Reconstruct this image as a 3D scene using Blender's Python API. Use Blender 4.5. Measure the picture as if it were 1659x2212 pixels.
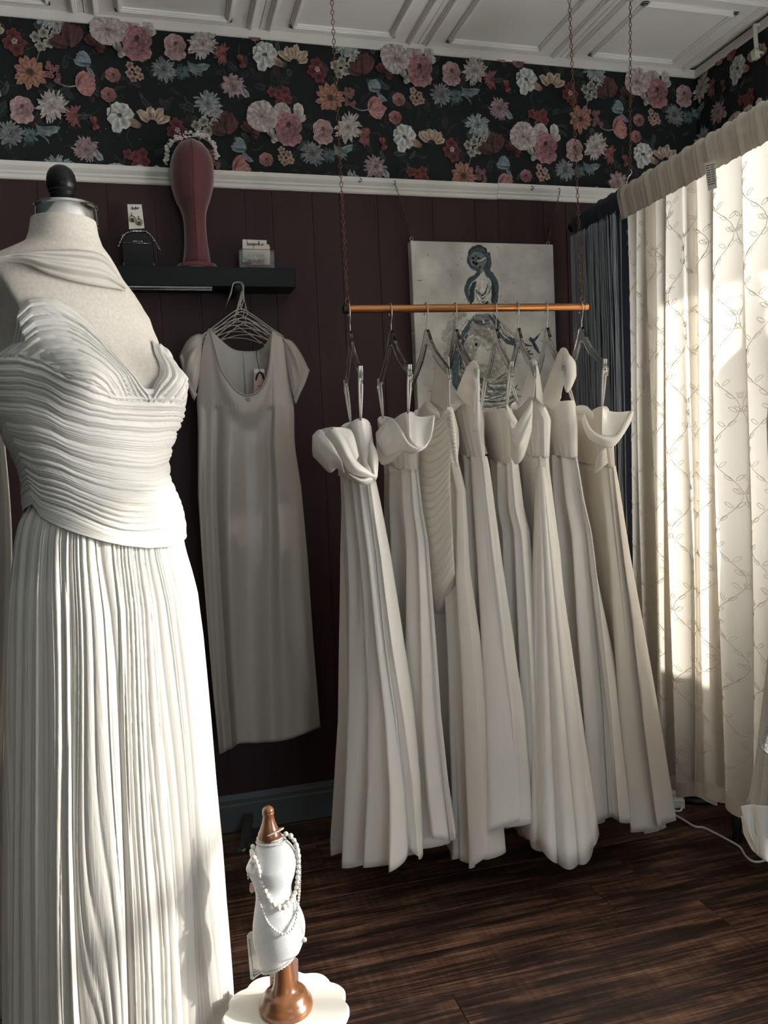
import bpy, math, random
import numpy as np
from math import sin, cos, pi, radians, exp, sqrt, atan2, floor, tan
from mathutils import Matrix, Vector

# ------------------------------------------------------------------ clear
for o in list(bpy.data.objects): bpy.data.objects.remove(o, do_unlink=True)
scene = bpy.context.scene
COL = scene.collection

# ------------------------------------------------------------------ camera
FPX, CX, CY, EYE = 1793.4, 829.5, 1106.0, 1.25
YAW, PITCH, ROLL = radians(15.442), radians(3.4414), radians(2.6553)
_f = np.array([sin(YAW)*cos(PITCH), cos(YAW)*cos(PITCH), -sin(PITCH)])
_r0 = np.array([cos(YAW), -sin(YAW), 0.0]); _d0 = np.cross(_f, _r0)
_r = cos(ROLL)*_r0 + sin(ROLL)*_d0; _d = -sin(ROLL)*_r0 + cos(ROLL)*_d0
_O = np.array([0, 0, EYE])
cam = bpy.data.cameras.new('camera'); camo = bpy.data.objects.new('camera', cam); COL.objects.link(camo)
cam.sensor_fit = 'HORIZONTAL'; cam.sensor_width = 36.0; cam.lens = FPX/1659*36.0
cam.clip_start = 0.02
M = Matrix.Identity(4)
for i in range(3):
    M[i][0] = _r[i]; M[i][1] = -_d[i]; M[i][2] = -_f[i]; M[i][3] = _O[i]
camo.matrix_world = M
scene.camera = camo

# ------------------------------------------------------------------ room size (metres, camera stands at x=0 y=0)
YB, XR, ZC = 2.867, 2.133, 2.713        # back wall, right wall, ceiling
XL, YF = -1.75, -2.6                    # left wall, front wall (behind the camera)
XCUR, ZROD = 1.535, 2.075               # curtain rod line
WIN = (1.10, 2.08, 0.80, 2.04)           # window in right wall behind the curtain: y0,y1,z0,z1
WIN2 = (0.05, 0.97, 0.45, 2.25)         # shop window further along the right wall, beside the photographer

# ------------------------------------------------------------------ light
world = bpy.data.worlds.new('sky'); scene.world = world; world.use_nodes = True
wn = world.node_tree.nodes; wn.clear()
wo = wn.new('ShaderNodeOutputWorld'); wb = wn.new('ShaderNodeBackground')
wb.inputs[0].default_value = (0.62, 0.80, 1.0, 1); wb.inputs[1].default_value = 0.45
world.node_tree.links.new(wb.outputs[0], wo.inputs[0])

def light(name, kind, loc, direction, energy, color=(1, 1, 1), size=1, size_y=None):
    l = bpy.data.lights.new(name, kind); l.energy = energy; l.color = color
    if kind == 'AREA':
        l.shape = 'RECTANGLE'; l.size = size; l.size_y = size_y or size
    if kind == 'SUN': l.angle = size
    o = bpy.data.objects.new(name, l); COL.objects.link(o); o.location = loc
    o.rotation_euler = Vector(direction).to_track_quat('-Z', 'Y').to_euler()
    return o
WIN3 = (0.15, 1.95, 0.40, 2.30)         # shop front glazing behind the photographer: x0,x1,z0,z1
SUN_DIR = (-0.80, 0.30, -0.36)
light('sun', 'SUN', (6, -2, 5), SUN_DIR, 3.6, (1.0, 0.945, 0.86), radians(1.6))
light('daylight_shop_window', 'AREA', (XR+0.25, (WIN2[0]+WIN2[1])/2, (WIN2[2]+WIN2[3])/2), (-1, 0.25, 0.22), 58, (1.0, 0.975, 0.94), 0.9, 1.75)
light('daylight_shop_front', 'AREA', ((WIN3[0]+WIN3[1])/2, YF-.25, (WIN3[2]+WIN3[3])/2), (-.05, 1, 0.12), 9, (0.84, 0.97, 1.0), 1.7, 1.8)
light('daylight_curtained_window', 'AREA', (XR+0.25, (WIN[0]+WIN[1])/2, (WIN[2]+WIN[3])/2), (-1, 0.2, 0.5), 33, (0.97, 0.97, 0.96), 1.4, 1.2)

vs = scene.view_settings
vs.view_transform = 'Standard'; vs.look = 'None'; vs.gamma = 1.0; vs.use_curve_mapping = False
vs.exposure = 0.92

# ------------------------------------------------------------------ pixel helpers (1659 x 2212 frame) used to measure real places
def ray(x, y): return _r*(x-CX)/FPX + _d*(y-CY)/FPX + _f
def atY(x, y, Y): v = ray(x, y); return _O + v*(Y/v[1])
def atX(x, y, X): v = ray(x, y); return _O + v*(X/v[0])
def atZ(x, y, Z): v = ray(x, y); return _O + v*((Z-EYE)/v[2])
def atD(x, y, dep): return _O + ray(x, y)*dep

# ------------------------------------------------------------------ mesh helpers
def link(o, parent=None):
    COL.objects.link(o)
    if parent is not None: o.parent = parent
    return o
def tag(o, label=None, cat=None, group=None, kind=None):
    if label: o['label'] = label
    if cat: o['category'] = cat
    if group: o['group'] = group
    if kind: o['kind'] = kind
    return o
def thing(name, label, cat, loc=(0, 0, 0), group=None):
    o = bpy.data.objects.new(name, None); o.empty_display_size = 0.05
    COL.objects.link(o); o.location = [float(v) for v in loc]
    return tag(o, label, cat, group)

class MB:
    """collects geometry in world coordinates and links it as one mesh object"""
    def __init__(s): s.v = []; s.f = []; s.c = []; s.m = []; s.cur = 0
    def add(s, vs_, fs, col=None):
        o = len(s.v); s.v.extend([tuple(map(float, p)) for p in vs_])
        for f in fs: s.f.append(tuple(i+o for i in f)); s.m.append(s.cur)
        if col is not None:
            s.c.extend([col]*len(vs_) if not isinstance(col, list) else col)
        return s
    def box(s, lo, hi):
        x0, y0, z0 = lo; x1, y1, z1 = hi
        return s.add([(x0,y0,z0),(x1,y0,z0),(x1,y1,z0),(x0,y1,z0),(x0,y0,z1),(x1,y0,z1),(x1,y1,z1),(x0,y1,z1)],
              [(0,3,2,1),(4,5,6,7),(0,1,5,4),(1,2,6,5),(2,3,7,6),(3,0,4,7)])
    def obox(s, c, ex, ey, ez):
        c, ex, ey, ez = map(np.array, (c, ex, ey, ez))
        vs_ = [c+a*ex+b*ey+d*ez for d in (-1,1) for a, b in ((-1,-1),(1,-1),(1,1),(-1,1))]
        return s.add(vs_, [(0,3,2,1),(4,5,6,7),(0,1,5,4),(1,2,6,5),(2,3,7,6),(3,0,4,7)])
    def tube(s, pts, r, n=8, closed=False, cap=True):
        P = [np.array(p, float) for p in pts]; m = len(P)
        rr = [r]*m if not hasattr(r, '__len__') else list(r)
        rings = []; ref = None
        for i in range(m):
            if closed: t = P[(i+1) % m]-P[i-1]
            else: t = P[min(i+1, m-1)]-P[max(i-1, 0)]
            L = np.linalg.norm(t); t = t/(L if L > 1e-12 else 1)
            if ref is None:
                ref = np.cross(t, [0, 0, 1.0])
                if np.linalg.norm(ref) < 1e-3: ref = np.cross(t, [1.0, 0, 0])
            ref = ref - t*np.dot(ref, t); ref /= max(np.linalg.norm(ref), 1e-9)
            b = np.cross(t, ref)
            rings.append([P[i]+rr[i]*(cos(2*pi*k/n)*ref+sin(2*pi*k/n)*b) for k in range(n)])
        vs_ = [p for q in rings for p in q]; fs = []
        for i in range(m if closed else m-1):
            j = (i+1) % m
            for k in range(n):
                k2 = (k+1) % n; fs.append((i*n+k, i*n+k2, j*n+k2, j*n+k))
        if cap and not closed:
            fs.append(tuple(range(n))[::-1]); fs.append(tuple((m-1)*n+k for k in range(n)))
        return s.add(vs_, fs)
    def lathe(s, prof, c=(0, 0, 0), n=24, axis=None, cap=True):
        """prof: list of (r, z) from bottom to top, about the vertical through c"""
        vs_ = []; fs = []; m = len(prof)
        for r, z in prof:
            for k in range(n): vs_.append((c[0]+r*cos(2*pi*k/n), c[1]+r*sin(2*pi*k/n), c[2]+z))
        for i in range(m-1):
            for k in range(n):
                k2 = (k+1) % n; fs.append((i*n+k, i*n+k2, (i+1)*n+k2, (i+1)*n+k))
        if cap:
            fs.append(tuple(range(n))[::-1]); fs.append(tuple((m-1)*n+k for k in range(n)))
        return s.add(vs_, fs)
    def ball(s, c, r, n=8, m=6, sc=(1, 1, 1)):
        vs_ = [(c[0], c[1], c[2]-r*sc[2])]; fs = []
        for i in range(1, m):
            a = -pi/2+pi*i/m
            for k in range(n):
                vs_.append((c[0]+r*sc[0]*cos(a)*cos(2*pi*k/n), c[1]+r*sc[1]*cos(a)*sin(2*pi*k/n), c[2]+r*sc[2]*sin(a)))
        vs_.append((c[0], c[1], c[2]+r*sc[2])); last = len(vs_)-1
        for k in range(n):
            k2 = (k+1) % n; fs.append((0, 1+k2, 1+k))
            for i in range(m-2): fs.append((1+i*n+k, 1+i*n+k2, 1+(i+1)*n+k2, 1+(i+1)*n+k))
            fs.append((1+(m-2)*n+k, 1+(m-2)*n+k2, last))
        return s.add(vs_, fs)
    def grid(s, P, cu=False, cv=False):
        """P: array [nu][nv][3]"""
        P = np.asarray(P, float); nu, nv = P.shape[:2]; fs = []
        for i in range(nu if cu else nu-1):
            i2 = (i+1) % nu
            for j in range(nv if cv else nv-1):
                j2 = (j+1) % nv; fs.append((i*nv+j, i2*nv+j, i2*nv+j2, i*nv+j2))
        return s.add(P.reshape(-1, 3), fs)
    def prism(s, poly, ext):
        """flat polygon (list of 3d points) extruded by vector ext"""
        n = len(poly); P = [np.array(p, float) for p in poly]; e = np.array(ext, float)
        vs_ = P+[p+e for p in P]
        fs = [tuple(range(n))[::-1], tuple(range(n, 2*n))]+[(k, (k+1) % n, n+(k+1) % n, n+k) for k in range(n)]
        return s.add(vs_, fs)
    def build(s, name, mat, parent=None, smooth=True, origin=None, thick=0, bevel=0, sub=0, auto=None, kind=None):
        me = bpy.data.meshes.new(name)
        o0 = np.array(origin if origin is not None else (0, 0, 0), float)
        vv = [tuple(np.array(p)-o0) for p in s.v] if origin is not None else s.v
        me.from_pydata(vv, [], s.f)
        mats = mat if isinstance(mat, (list, tuple)) else [mat]
        for m_ in mats: me.materials.append(m_)
        if len(mats) > 1: me.polygons.foreach_set('material_index', s.m)
        if smooth: me.polygons.foreach_set('use_smooth', [True]*len(me.polygons))
        if s.c and len(s.c) == len(s.v):
            at = me.color_attributes.new('tint', 'FLOAT_COLOR', 'POINT')
            at.data.foreach_set('color', np.array([(c[0], c[1], c[2], 1.0) for c in s.c], np.float32).ravel())
        me.update()
        o = bpy.data.objects.new(name, me); link(o)
        if origin is not None: o.location = o0
        if parent is not None:
            o.parent = parent; o.matrix_parent_inverse = Matrix.Translation(parent.location).inverted()
        if thick:
            md = o.modifiers.new('thickness', 'SOLIDIFY'); md.thickness = thick; md.offset = 0
        if bevel:
            md = o.modifiers.new('bevel', 'BEVEL'); md.width = bevel; md.segments = 2; md.limit_method = 'ANGLE'
        if sub:
            md = o.modifiers.new('sub', 'SUBSURF'); md.levels = sub; md.render_levels = sub
        if auto:
            try: me.set_sharp_from_angle(angle=radians(auto))
            except Exception: pass
        if kind: o['kind'] = kind
        return o

def interp(x, xs, ys): return float(np.interp(x, xs, ys))
def smooth_path(pts, n):
    """catmull-rom through points"""
    P = [np.array(p, float) for p in pts]; m = len(P); out = []
    for i in range(n):
        t = i/(n-1)*(m-1); k = min(int(t), m-2); u = t-k
        p0, p1, p2, p3 = P[max(k-1, 0)], P[k], P[k+1], P[min(k+2, m-1)]
        out.append(0.5*((2*p1)+(-p0+p2)*u+(2*p0-5*p1+4*p2-p3)*u*u+(-p0+3*p1-3*p2+p3)*u**3))
    return np.array(out)

# ------------------------------------------------------------------ materials
def nodes_of(name):
    m = bpy.data.materials.new(name); m.use_nodes = True
    nt = m.node_tree; b = nt.nodes['Principled BSDF']; return m, nt, b
def lin(c):
    return tuple((v/255/12.92 if v/255 <= .04045 else ((v/255+.055)/1.055)**2.4) for v in c)
def mat(name, rgb, rough=.6, metal=0, spec=.5, noise=None, bump=None, sheen=0, coat=0, trans=0, ior=1.45, alpha=1, stretch=(1, 1, 1), coords='Object', tint=False):
    """rgb linear; noise=(scale, amount) varies the colour; bump=(scale, strength, distance)"""
    m, nt, b = nodes_of(name); N = nt.nodes; L = nt.links
    b.inputs['Base Color'].default_value = (*rgb, 1); b.inputs['Roughness'].default_value = rough
    b.inputs['Metallic'].default_value = metal; b.inputs['Specular IOR Level'].default_value = spec
    b.inputs['IOR'].default_value = ior
    if sheen: b.inputs['Sheen Weight'].default_value = sheen; b.inputs['Sheen Roughness'].default_value = .4
    if coat: b.inputs['Coat Weight'].default_value = coat; b.inputs['Coat Roughness'].default_value = .12
    if trans: b.inputs['Transmission Weight'].default_value = trans
    if alpha < 1: b.inputs['Alpha'].default_value = alpha
    tc = N.new('ShaderNodeTexCoord'); mp = N.new('ShaderNodeMapping'); mp.inputs['Scale'].default_value = stretch
    L.new(tc.outputs[coords], mp.inputs[0])
    src = None
    if tint:
        at = N.new('ShaderNodeAttribute'); at.attribute_name = 'tint'; src = at.outputs['Color']; L.new(src, b.inputs['Base Color'])
    if noise:
        nz = N.new('ShaderNodeTexNoise'); nz.inputs['Scale'].default_value = noise[0]; nz.inputs['Detail'].default_value = 5
        L.new(mp.outputs[0], nz.inputs['Vector'])
        rp = N.new('ShaderNodeMapRange'); rp.inputs['From Min'].default_value = .3; rp.inputs['From Max'].default_value = .7
        rp.inputs['To Min'].default_value = 1-noise[1]; rp.inputs['To Max'].default_value = 1+noise[1]
        L.new(nz.outputs['Fac'], rp.inputs['Value'])
        mx = N.new('ShaderNodeVectorMath'); mx.operation = 'SCALE'
        if src: L.new(src, mx.inputs[0])
        else: mx.inputs[0].default_value = rgb
        L.new(rp.outputs[0], mx.inputs['Scale']); L.new(mx.outputs[0], b.inputs['Base Color'])
    if bump:
        nb = N.new('ShaderNodeTexNoise'); nb.inputs['Scale'].default_value = bump[0]; nb.inputs['Detail'].default_value = 4
        L.new(mp.outputs[0], nb.inputs['Vector'])
        bp = N.new('ShaderNodeBump'); bp.inputs['Strength'].default_value = bump[1]; bp.inputs['Distance'].default_value = bump[2]
        L.new(nb.outputs['Fac'], bp.inputs['Height']); L.new(bp.outputs[0], b.inputs['Normal'])
    return m
def cloth(name, rgb, rough=.7, translucent=.25, transparent=0, spec=.3, bump=(400, .2, .001), stretch=(1, 1, 1), sheen=.2, noise=None):
    """woven fabric: diffuse + light shining through"""
    m = mat(name, rgb, rough, spec=spec, bump=bump, stretch=stretch, sheen=sheen, noise=noise)
    nt = m.node_tree; N = nt.nodes; L = nt.links; b = N['Principled BSDF']; out = N['Material Output']
    tl = N.new('ShaderNodeBsdfTranslucent'); tl.inputs[0].default_value = (*[min(1, c*1.05) for c in rgb], 1)
    mx = N.new('ShaderNodeMixShader'); mx.inputs[0].default_value = translucent
    L.new(b.outputs[0], mx.inputs[1]); L.new(tl.outputs[0], mx.inputs[2]); last = mx
    if transparent:
        tp = N.new('ShaderNodeBsdfTransparent'); m2 = N.new('ShaderNodeMixShader'); m2.inputs[0].default_value = transparent
        L.new(mx.outputs[0], m2.inputs[1]); L.new(tp.outputs[0], m2.inputs[2]); last = m2
    L.new(last.outputs[0], out.inputs[0])
    return m

MAT = {}
MAT['plaster'] = mat('dark_plaster', (.012, .012, .013), .8, bump=(60, .1, .002))
MAT['paint_white'] = mat('white_trim_paint', (.78, .76, .70), .45, noise=(9, .05), bump=(120, .06, .001))
MAT['ceil'] = mat('white_ceiling_paint', (.90, .89, .86), .6, noise=(5, .03), bump=(160, .08, .001))
MAT['panel'] = mat('burgundy_panel_paint', (.046, .0235, .0250), .5, spec=.25, noise=(14, .12), bump=(40, .05, .002), stretch=(1, 1, .25))
MAT['groove'] = mat('groove_burgundy_paint', (.055, .022, .022), .5)  # burgundy backing seen in the gaps between the boards
MAT['black_lacquer'] = mat('black_lacquer', (.004, .0045, .005), .35, spec=.3)
MAT['black_matte'] = mat('black_matte_paint', (.008, .008, .009), .6, bump=(200, .08, .001))
MAT['chrome'] = mat('polished_chrome', (.75, .74, .72), .12, 1, noise=(6, .06))
MAT['steel'] = mat('brushed_steel_wire', (.62, .58, .52), .28, 1, noise=(30, .1))
MAT['chain'] = mat('antique_brass_chain', (.20, .105, .060), .42, 1, noise=(60, .3))
MAT['copper'] = mat('copper_rod', (.50, .215, .085), .30, 1, noise=(8, .15), stretch=(.3, 6, 6), bump=(90, .05, .001))
MAT['acrylic'] = mat('clear_acrylic', (.93, .95, .95), .05, trans=1, ior=1.45, noise=(3, .02))
MAT['navy_glass'] = mat('smoked_glass', (.003, .004, .005), .08, spec=.3, noise=(5, .2))
MAT['walnut'] = mat('turned_walnut', (.20, .078, .028), .30, noise=(5, .35), stretch=(8, 8, 1), coat=.4)
MAT['rope_white'] = mat('white_braid', (.78, .74, .68), .7, noise=(90, .15), bump=(300, .4, .002))
MAT['pearl'] = mat('pearl', (.82, .76, .70), .18, spec=.6, coat=.5, noise=(30, .12))
MAT['card'] = mat('ivory_card', (.78, .75, .68), .7, noise=(40, .04))
MAT['blush_card'] = mat('blush_card', (.62, .42, .36), .7, noise=(30, .06))
MAT['ink'] = mat('black_ink', (.01, .01, .011), .6, noise=(60, .2))
MAT['plastic_white'] = mat('white_plastic', (.75, .71, .64), .35, noise=(12, .06))
MAT['plastic_black'] = mat('black_plastic', (.01, .01, .011), .35, noise=(12, .2))
MAT['rubber'] = mat('black_rubber', (.008, .008, .008), .7, noise=(20, .2))
# ================================================================== the setting
rnd = random.Random(7)

def floor_mat():
    m, nt, b = nodes_of('dark_wood_plank'); N = nt.nodes; L = nt.links
    tc = N.new('ShaderNodeTexCoord'); oi = N.new('ShaderNodeObjectInfo')
    off = N.new('ShaderNodeVectorMath'); off.operation = 'SCALE'; off.inputs[0].default_value = (31, 17, 5); L.new(oi.outputs['Random'], off.inputs['Scale'])
    ad = N.new('ShaderNodeVectorMath'); L.new(tc.outputs['Object'], ad.inputs[0]); L.new(off.outputs[0], ad.inputs[1])
    mp = N.new('ShaderNodeMapping'); mp.inputs['Scale'].default_value = (1.6, 13, 1); L.new(ad.outputs[0], mp.inputs[0])
    n1 = N.new('ShaderNodeTexNoise'); n1.inputs['Scale'].default_value = 1.7; n1.inputs['Detail'].default_value = 7; n1.inputs['Roughness'].default_value = .62; n1.inputs['Distortion'].default_value = .5
    L.new(mp.outputs[0], n1.inputs['Vector'])
    mp2 = N.new('ShaderNodeMapping'); mp2.inputs['Scale'].default_value = (5, 150, 1); L.new(ad.outputs[0], mp2.inputs[0])
    n2 = N.new('ShaderNodeTexNoise'); n2.inputs['Scale'].default_value = 1.0; n2.inputs['Detail'].default_value = 5; L.new(mp2.outputs[0], n2.inputs['Vector'])
    mp3 = N.new('ShaderNodeMapping'); mp3.inputs['Scale'].default_value = (75, 6, 1); L.new(ad.outputs[0], mp3.inputs[0])
    n3 = N.new('ShaderNodeTexNoise'); n3.inputs['Scale'].default_value = 1.0; n3.inputs['Detail'].default_value = 2; L.new(mp3.outputs[0], n3.inputs['Vector'])
    mx = N.new('ShaderNodeMix'); mx.data_type = 'FLOAT'; mx.inputs[0].default_value = .42
    L.new(n1.outputs['Fac'], mx.inputs[2]); L.new(n2.outputs['Fac'], mx.inputs[3])
    mx2 = N.new('ShaderNodeMix'); mx2.data_type = 'FLOAT'; mx2.inputs[0].default_value = .10
    L.new(mx.outputs[0], mx2.inputs[2]); L.new(n3.outputs['Fac'], mx2.inputs[3])
    cr = N.new('ShaderNodeValToRGB'); e = cr.color_ramp.elements
    e[0].position = .36; e[0].color = (.014, .009, .0085, 1); e[1].position = .68; e[1].color = (.40, .215, .145, 1)
    k = e.new(.48); k.color = (.045, .024, .018, 1); k = e.new(.56); k.color = (.15, .075, .048, 1)
    L.new(mx2.outputs[0], cr.inputs[0]); L.new(cr.outputs[0], b.inputs['Base Color'])
    b.inputs['Roughness'].default_value = .36; b.inputs['Specular IOR Level'].default_value = .35
    bp = N.new('ShaderNodeBump'); bp.inputs['Strength'].default_value = .25; bp.inputs['Distance'].default_value = .002
    L.new(mx.outputs[0], bp.inputs['Height']); L.new(bp.outputs[0], b.inputs['Normal'])
    return m
MAT['floor'] = floor_mat()

# ---- floor: sub floor + planks along the back wall direction
fl = MB().box((XL-.12, YF-.12, -.06), (XR+.15, YB+.12, -.005)).build('floor', MAT['floor'], smooth=False); tag(fl, 'dark wood plank floor of the shop', None, None, 'structure')
PW = .1755; PL = 1.22
y1 = YB; row = 0; joint0 = {}
edges = [1.953-PW*k for k in range(-6, 8)]
edges = sorted([e for e in edges if 1.0 < e < YB+.02])
edges = [e for e in edges]; edges.append(YB)
starts = {}
for i in range(len(edges)-1):
    ya, yb_ = edges[i], edges[i+1]
    if yb_-ya < .01: continue
    mid = (ya+yb_)/2
    if abs(mid-2.04) < .08: x0 = 1.147
    elif abs(mid-1.69) < .08: x0 = .602
    elif abs(mid-1.87) < .08: x0 = 1.385
    else: x0 = rnd.uniform(0, PL)
    x = x0-PL*math.ceil((x0-XL)/PL)
    while x < XR:
        a, b_ = max(x, XL), min(x+PL, XR)
        if b_-a > .02:
            mb = MB().box((a+.0008, ya+.0008, -.006), (b_-.0008, yb_-.0008, 0))
            o = mb.build('plank', MAT['floor'], fl, smooth=False, origin=((a+b_)/2, (ya+yb_)/2, 0), bevel=.0009)
        x += PL
MB().box((XL, YF, -.005), (XR, edges[0]-.0008, 0)).build('plank_field', MAT['floor'], fl, smooth=False, kind='stuff')

# ---- ceiling with pressed panels (two nested raised frames each)
ce = MB().box((XL-.12, YF-.12, ZC+.0115), (XR+.15, YB+.12, ZC+.12)).build('ceiling', MAT['ceil'], smooth=False); tag(ce, 'white panelled ceiling', None, None, 'structure')
PS = .555; SX = .435; SY = 2.362
def frame_strip(mb, x0, x1, yy0, yy1, z, w, d):
    """raised moulding frame (rounded in three steps), clipped to the room"""
    for k, (iw, dd) in enumerate(((0, d*.45), (w*.22, d*.8), (w*.38, d))):
        a0, a1, b0, b1 = x0+iw, x1-iw, yy0+iw, yy1-iw; ww = w-2*iw
        for lo, hi in (((a0, b0), (a0+ww, b1)), ((a1-ww, b0), (a1, b1)), ((a0, b0), (a1, b0+ww)), ((a0, b1-ww), (a1, b1))):
            lx, hx = max(lo[0], XL), min(hi[0], XR-.02); ly, hy = max(lo[1], YF), min(hi[1], YB-.02)
            if hx-lx > .004 and hy-ly > .004: mb.box((lx, ly, z-dd), (hx, hy, z+.001))
for i in range(-4, 4):
    for j in range(-2, 1):
        x0 = SX+PS*i; yy = SY+PS*j
        if x0 > XR-.05 or x0+PS < XL: continue
        a, b_ = max(x0+.001, XL), min(x0+PS-.001, XR); c, d = max(yy+.001, YF), min(yy+PS-.001, YB)
        mb = MB().box((a, c, ZC), (b_, d, ZC+.011))
        frame_strip(mb, x0+.020, x0+PS-.020, yy+.020, yy+PS-.020, ZC, .024, .012)
        frame_strip(mb, x0+.094, x0+PS-.094, yy+.094, yy+PS-.094, ZC, .024, .012)
        mb.build('ceiling_panel', MAT['ceil'], ce, smooth=False, bevel=.0015)

# ---- back wall
wbk = MB().box((XL, YB+.004, 0), (XR+.15, YB+.12, ZC+.0115)).build('wall_back', MAT['plaster'], smooth=False); tag(wbk, 'back wall, floral paper above burgundy boards', None, None, 'structure')
gpx = [(78, 390), (150, 395), (228, 400), (330, 402), (418, 405), (525, 408), (584, 410), (671, 414), (731, 417), (812, 421), (931, 427), (1023, 431), (1074, 434), (1172, 438), (1220, 440)]
gx = [XL]+[-.297-.21*k for k in (6, 5, 4, 3, 2, 1)]+[atY(x, y, YB)[0] for x, y in gpx]+[1.70, 1.79, 1.94, 2.06, XR]
gx = [g for g in gx if g >= XL]
for a, b_ in zip(gx[:-1], gx[1:]):
    if b_-a < .02: continue
    MB().box((a+.002, YB-.004, .10), (b_-.002, YB+.004, 2.215)).build('panel_board', MAT['panel'], wbk, smooth=False, bevel=.0015)
MB().box((XL, YB, .10), (XR, YB+.0045, 2.215)).build('groove_backing', MAT['groove'], wbk, smooth=False)

MAT['teal'] = mat('teal_fill_bounce', (.03, .046, .046), .7, noise=(6, .1))  # invented teal for the unseen walls, bounces cool fill into the room
# ---- left wall and front wall (out of view, close the room)
tag(MB().box((XL-.12, YF, 0), (XL, YB+.12, ZC+.0115)).build('wall_left', MAT['teal'], smooth=False), 'left wall', None, None, 'structure')
mb = MB().box((XL-.12, YF-.12, 0), (WIN3[0], YF, ZC+.0115)).box((WIN3[1], YF-.12, 0), (XR+.15, YF, ZC+.0115)).box((WIN3[0], YF-.12, 0), (WIN3[1], YF, WIN3[2])).box((WIN3[0], YF-.12, WIN3[3]), (WIN3[1], YF, ZC+.0115))
tag(mb.build('wall_front', MAT['teal'], smooth=False), 'front wall behind the photographer', None, None, 'structure')

# ---- right wall with two window openings
mb = MB(); ys = [YF, WIN2[0], WIN2[1], WIN[0], WIN[1], YB+.004]
def wpiece(y0, y1, z0, z1): mb.box((XR, y0, z0), (XR+.14, y1, z1))
wpiece(YF, WIN2[0], 0, ZC+.0115); wpiece(WIN2[0], WIN2[1], 0, WIN2[2]); wpiece(WIN2[0], WIN2[1], WIN2[3], ZC+.0115)
wpiece(WIN2[1], WIN[0], 0, ZC+.0115); wpiece(WIN[0], WIN[1], 0, WIN[2]); wpiece(WIN[0], WIN[1], WIN[3], ZC+.0115); wpiece(WIN[1], YB+.004, 0, ZC+.0115)
wr = mb.build('wall_right', MAT['plaster'], smooth=False); tag(wr, 'right wall with curtained window', None, None, 'structure')

def glass_mat():
    m, nt, b = nodes_of('window_glass'); N = nt.nodes; L = nt.links
    tp = N.new('ShaderNodeBsdfTransparent'); gl = N.new('ShaderNodeBsdfGlossy'); gl.inputs['Roughness'].default_value = .02
    fr = N.new('ShaderNodeFresnel'); fr.inputs[0].default_value = 1.3
    mx = N.new('ShaderNodeMixShader'); L.new(fr.outputs[0], mx.inputs[0]); L.new(tp.outputs[0], mx.inputs[1]); L.new(gl.outputs[0], mx.inputs[2])
    L.new(mx.outputs[0], N['Material Output'].inputs[0]); return m
MAT['glass'] = glass_mat()
for n, (y0, y1, z0, z1) in enumerate((WIN, WIN2)):
    mb = MB(); w = .045
    mb.box((XR+.03, y0, z0), (XR+.09, y0+w, z1)).box((XR+.03, y1-w, z0), (XR+.09, y1, z1)).box((XR+.03, y0+w, z0), (XR+.09, y1-w, z0+w)).box((XR+.03, y0+w, z1-w), (XR+.09, y1-w, z1))
    if n == 1:  # unseen glazing bars, added to throw shadow edges into the sunlight
        for q in (.34, .67): mb.box((XR+.04, y0+(y1-y0)*q-.014, z0+w), (XR+.08, y0+(y1-y0)*q+.014, z1-w))
        mb.box((XR+.04, y0+w, 1.50), (XR+.08, y1-w, 1.53))
    wnd = mb.build('window_%d' % (n+1), MAT['paint_white'], smooth=False, bevel=.003); tag(wnd, 'white framed shop window behind the sheer curtain' if n == 0 else 'wide shop window beside the photographer', None, None, 'structure')
    MB().box((XR+.058, y0+w-.004, z0+w-.004), (XR+.062, y1-w+.004, z1-w+.004)).build('pane', MAT['glass'], wnd, smooth=False)
    MB().box((XR-.03, y0-.03, z0-.03), (XR+.03, y1+.03, z0)).build('window_sill', MAT['paint_white'], wnd, smooth=False, bevel=.003)

mb = MB(); w = .045; x0, x1, z0, z1 = WIN3
for lo, hi in (((x0, z0), (x0+w, z1)), ((x1-w, z0), (x1, z1)), ((x0+w, z0), (x1-w, z0+w)), ((x0+w, z1-w), (x1-w, z1))): mb.box((lo[0], YF-.09, lo[1]), (hi[0], YF-.03, hi[1]))
wnd = tag(mb.build('window_3', MAT['paint_white'], smooth=False), 'shop front window behind the photographer', None, None, 'structure')
MB().box((x0+w-.004, YF-.062, z0+w-.004), (x1-w+.004, YF-.058, z1-w+.004)).build('pane', MAT['glass'], wnd, smooth=False)
# ---- trims: picture rail, ceiling edge strip, baseboard
def extrude_x(mb, prof, x0, x1):
    """prof: (y, z) closed polygon"""
    return mb.prism([(x0, p[0], p[1]) for p in prof], (x1-x0, 0, 0))
def rail(name, x0, x1, dz):
    z0 = 2.187+dz
    prof = [(YB+.003, z0), (YB-.010, z0), (YB-.014, z0+.004), (YB-.014, z0+.014), (YB-.019, z0+.018), (YB-.019, z0+.024), (YB-.025, z0+.030), (YB-.030, z0+.036), (YB-.030, z0+.050), (YB+.003, z0+.050)]
    o = extrude_x(MB(), prof[::-1], x0, x1).build(name, MAT['paint_white'], smooth=False); return tag(o, 'white moulded picture rail between paper and boards', None, None, 'structure')
xj = atY(1070, 405, YB)[0]
rail('trim_1', XL, xj-.0008, 0); rail('trim_2', xj+.0008, XR-.002, .0025)
prof = [(YB+.003, ZC-.030), (YB-.006, ZC-.030), (YB-.010, ZC-.026), (YB-.012, ZC-.001), (YB+.003, ZC-.001)]
tag(extrude_x(MB(), prof[::-1], XL, XR).build('trim_3', MAT['paint_white'], smooth=False), 'narrow white edge strip under the ceiling on back wall', None, None, 'structure')
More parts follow.
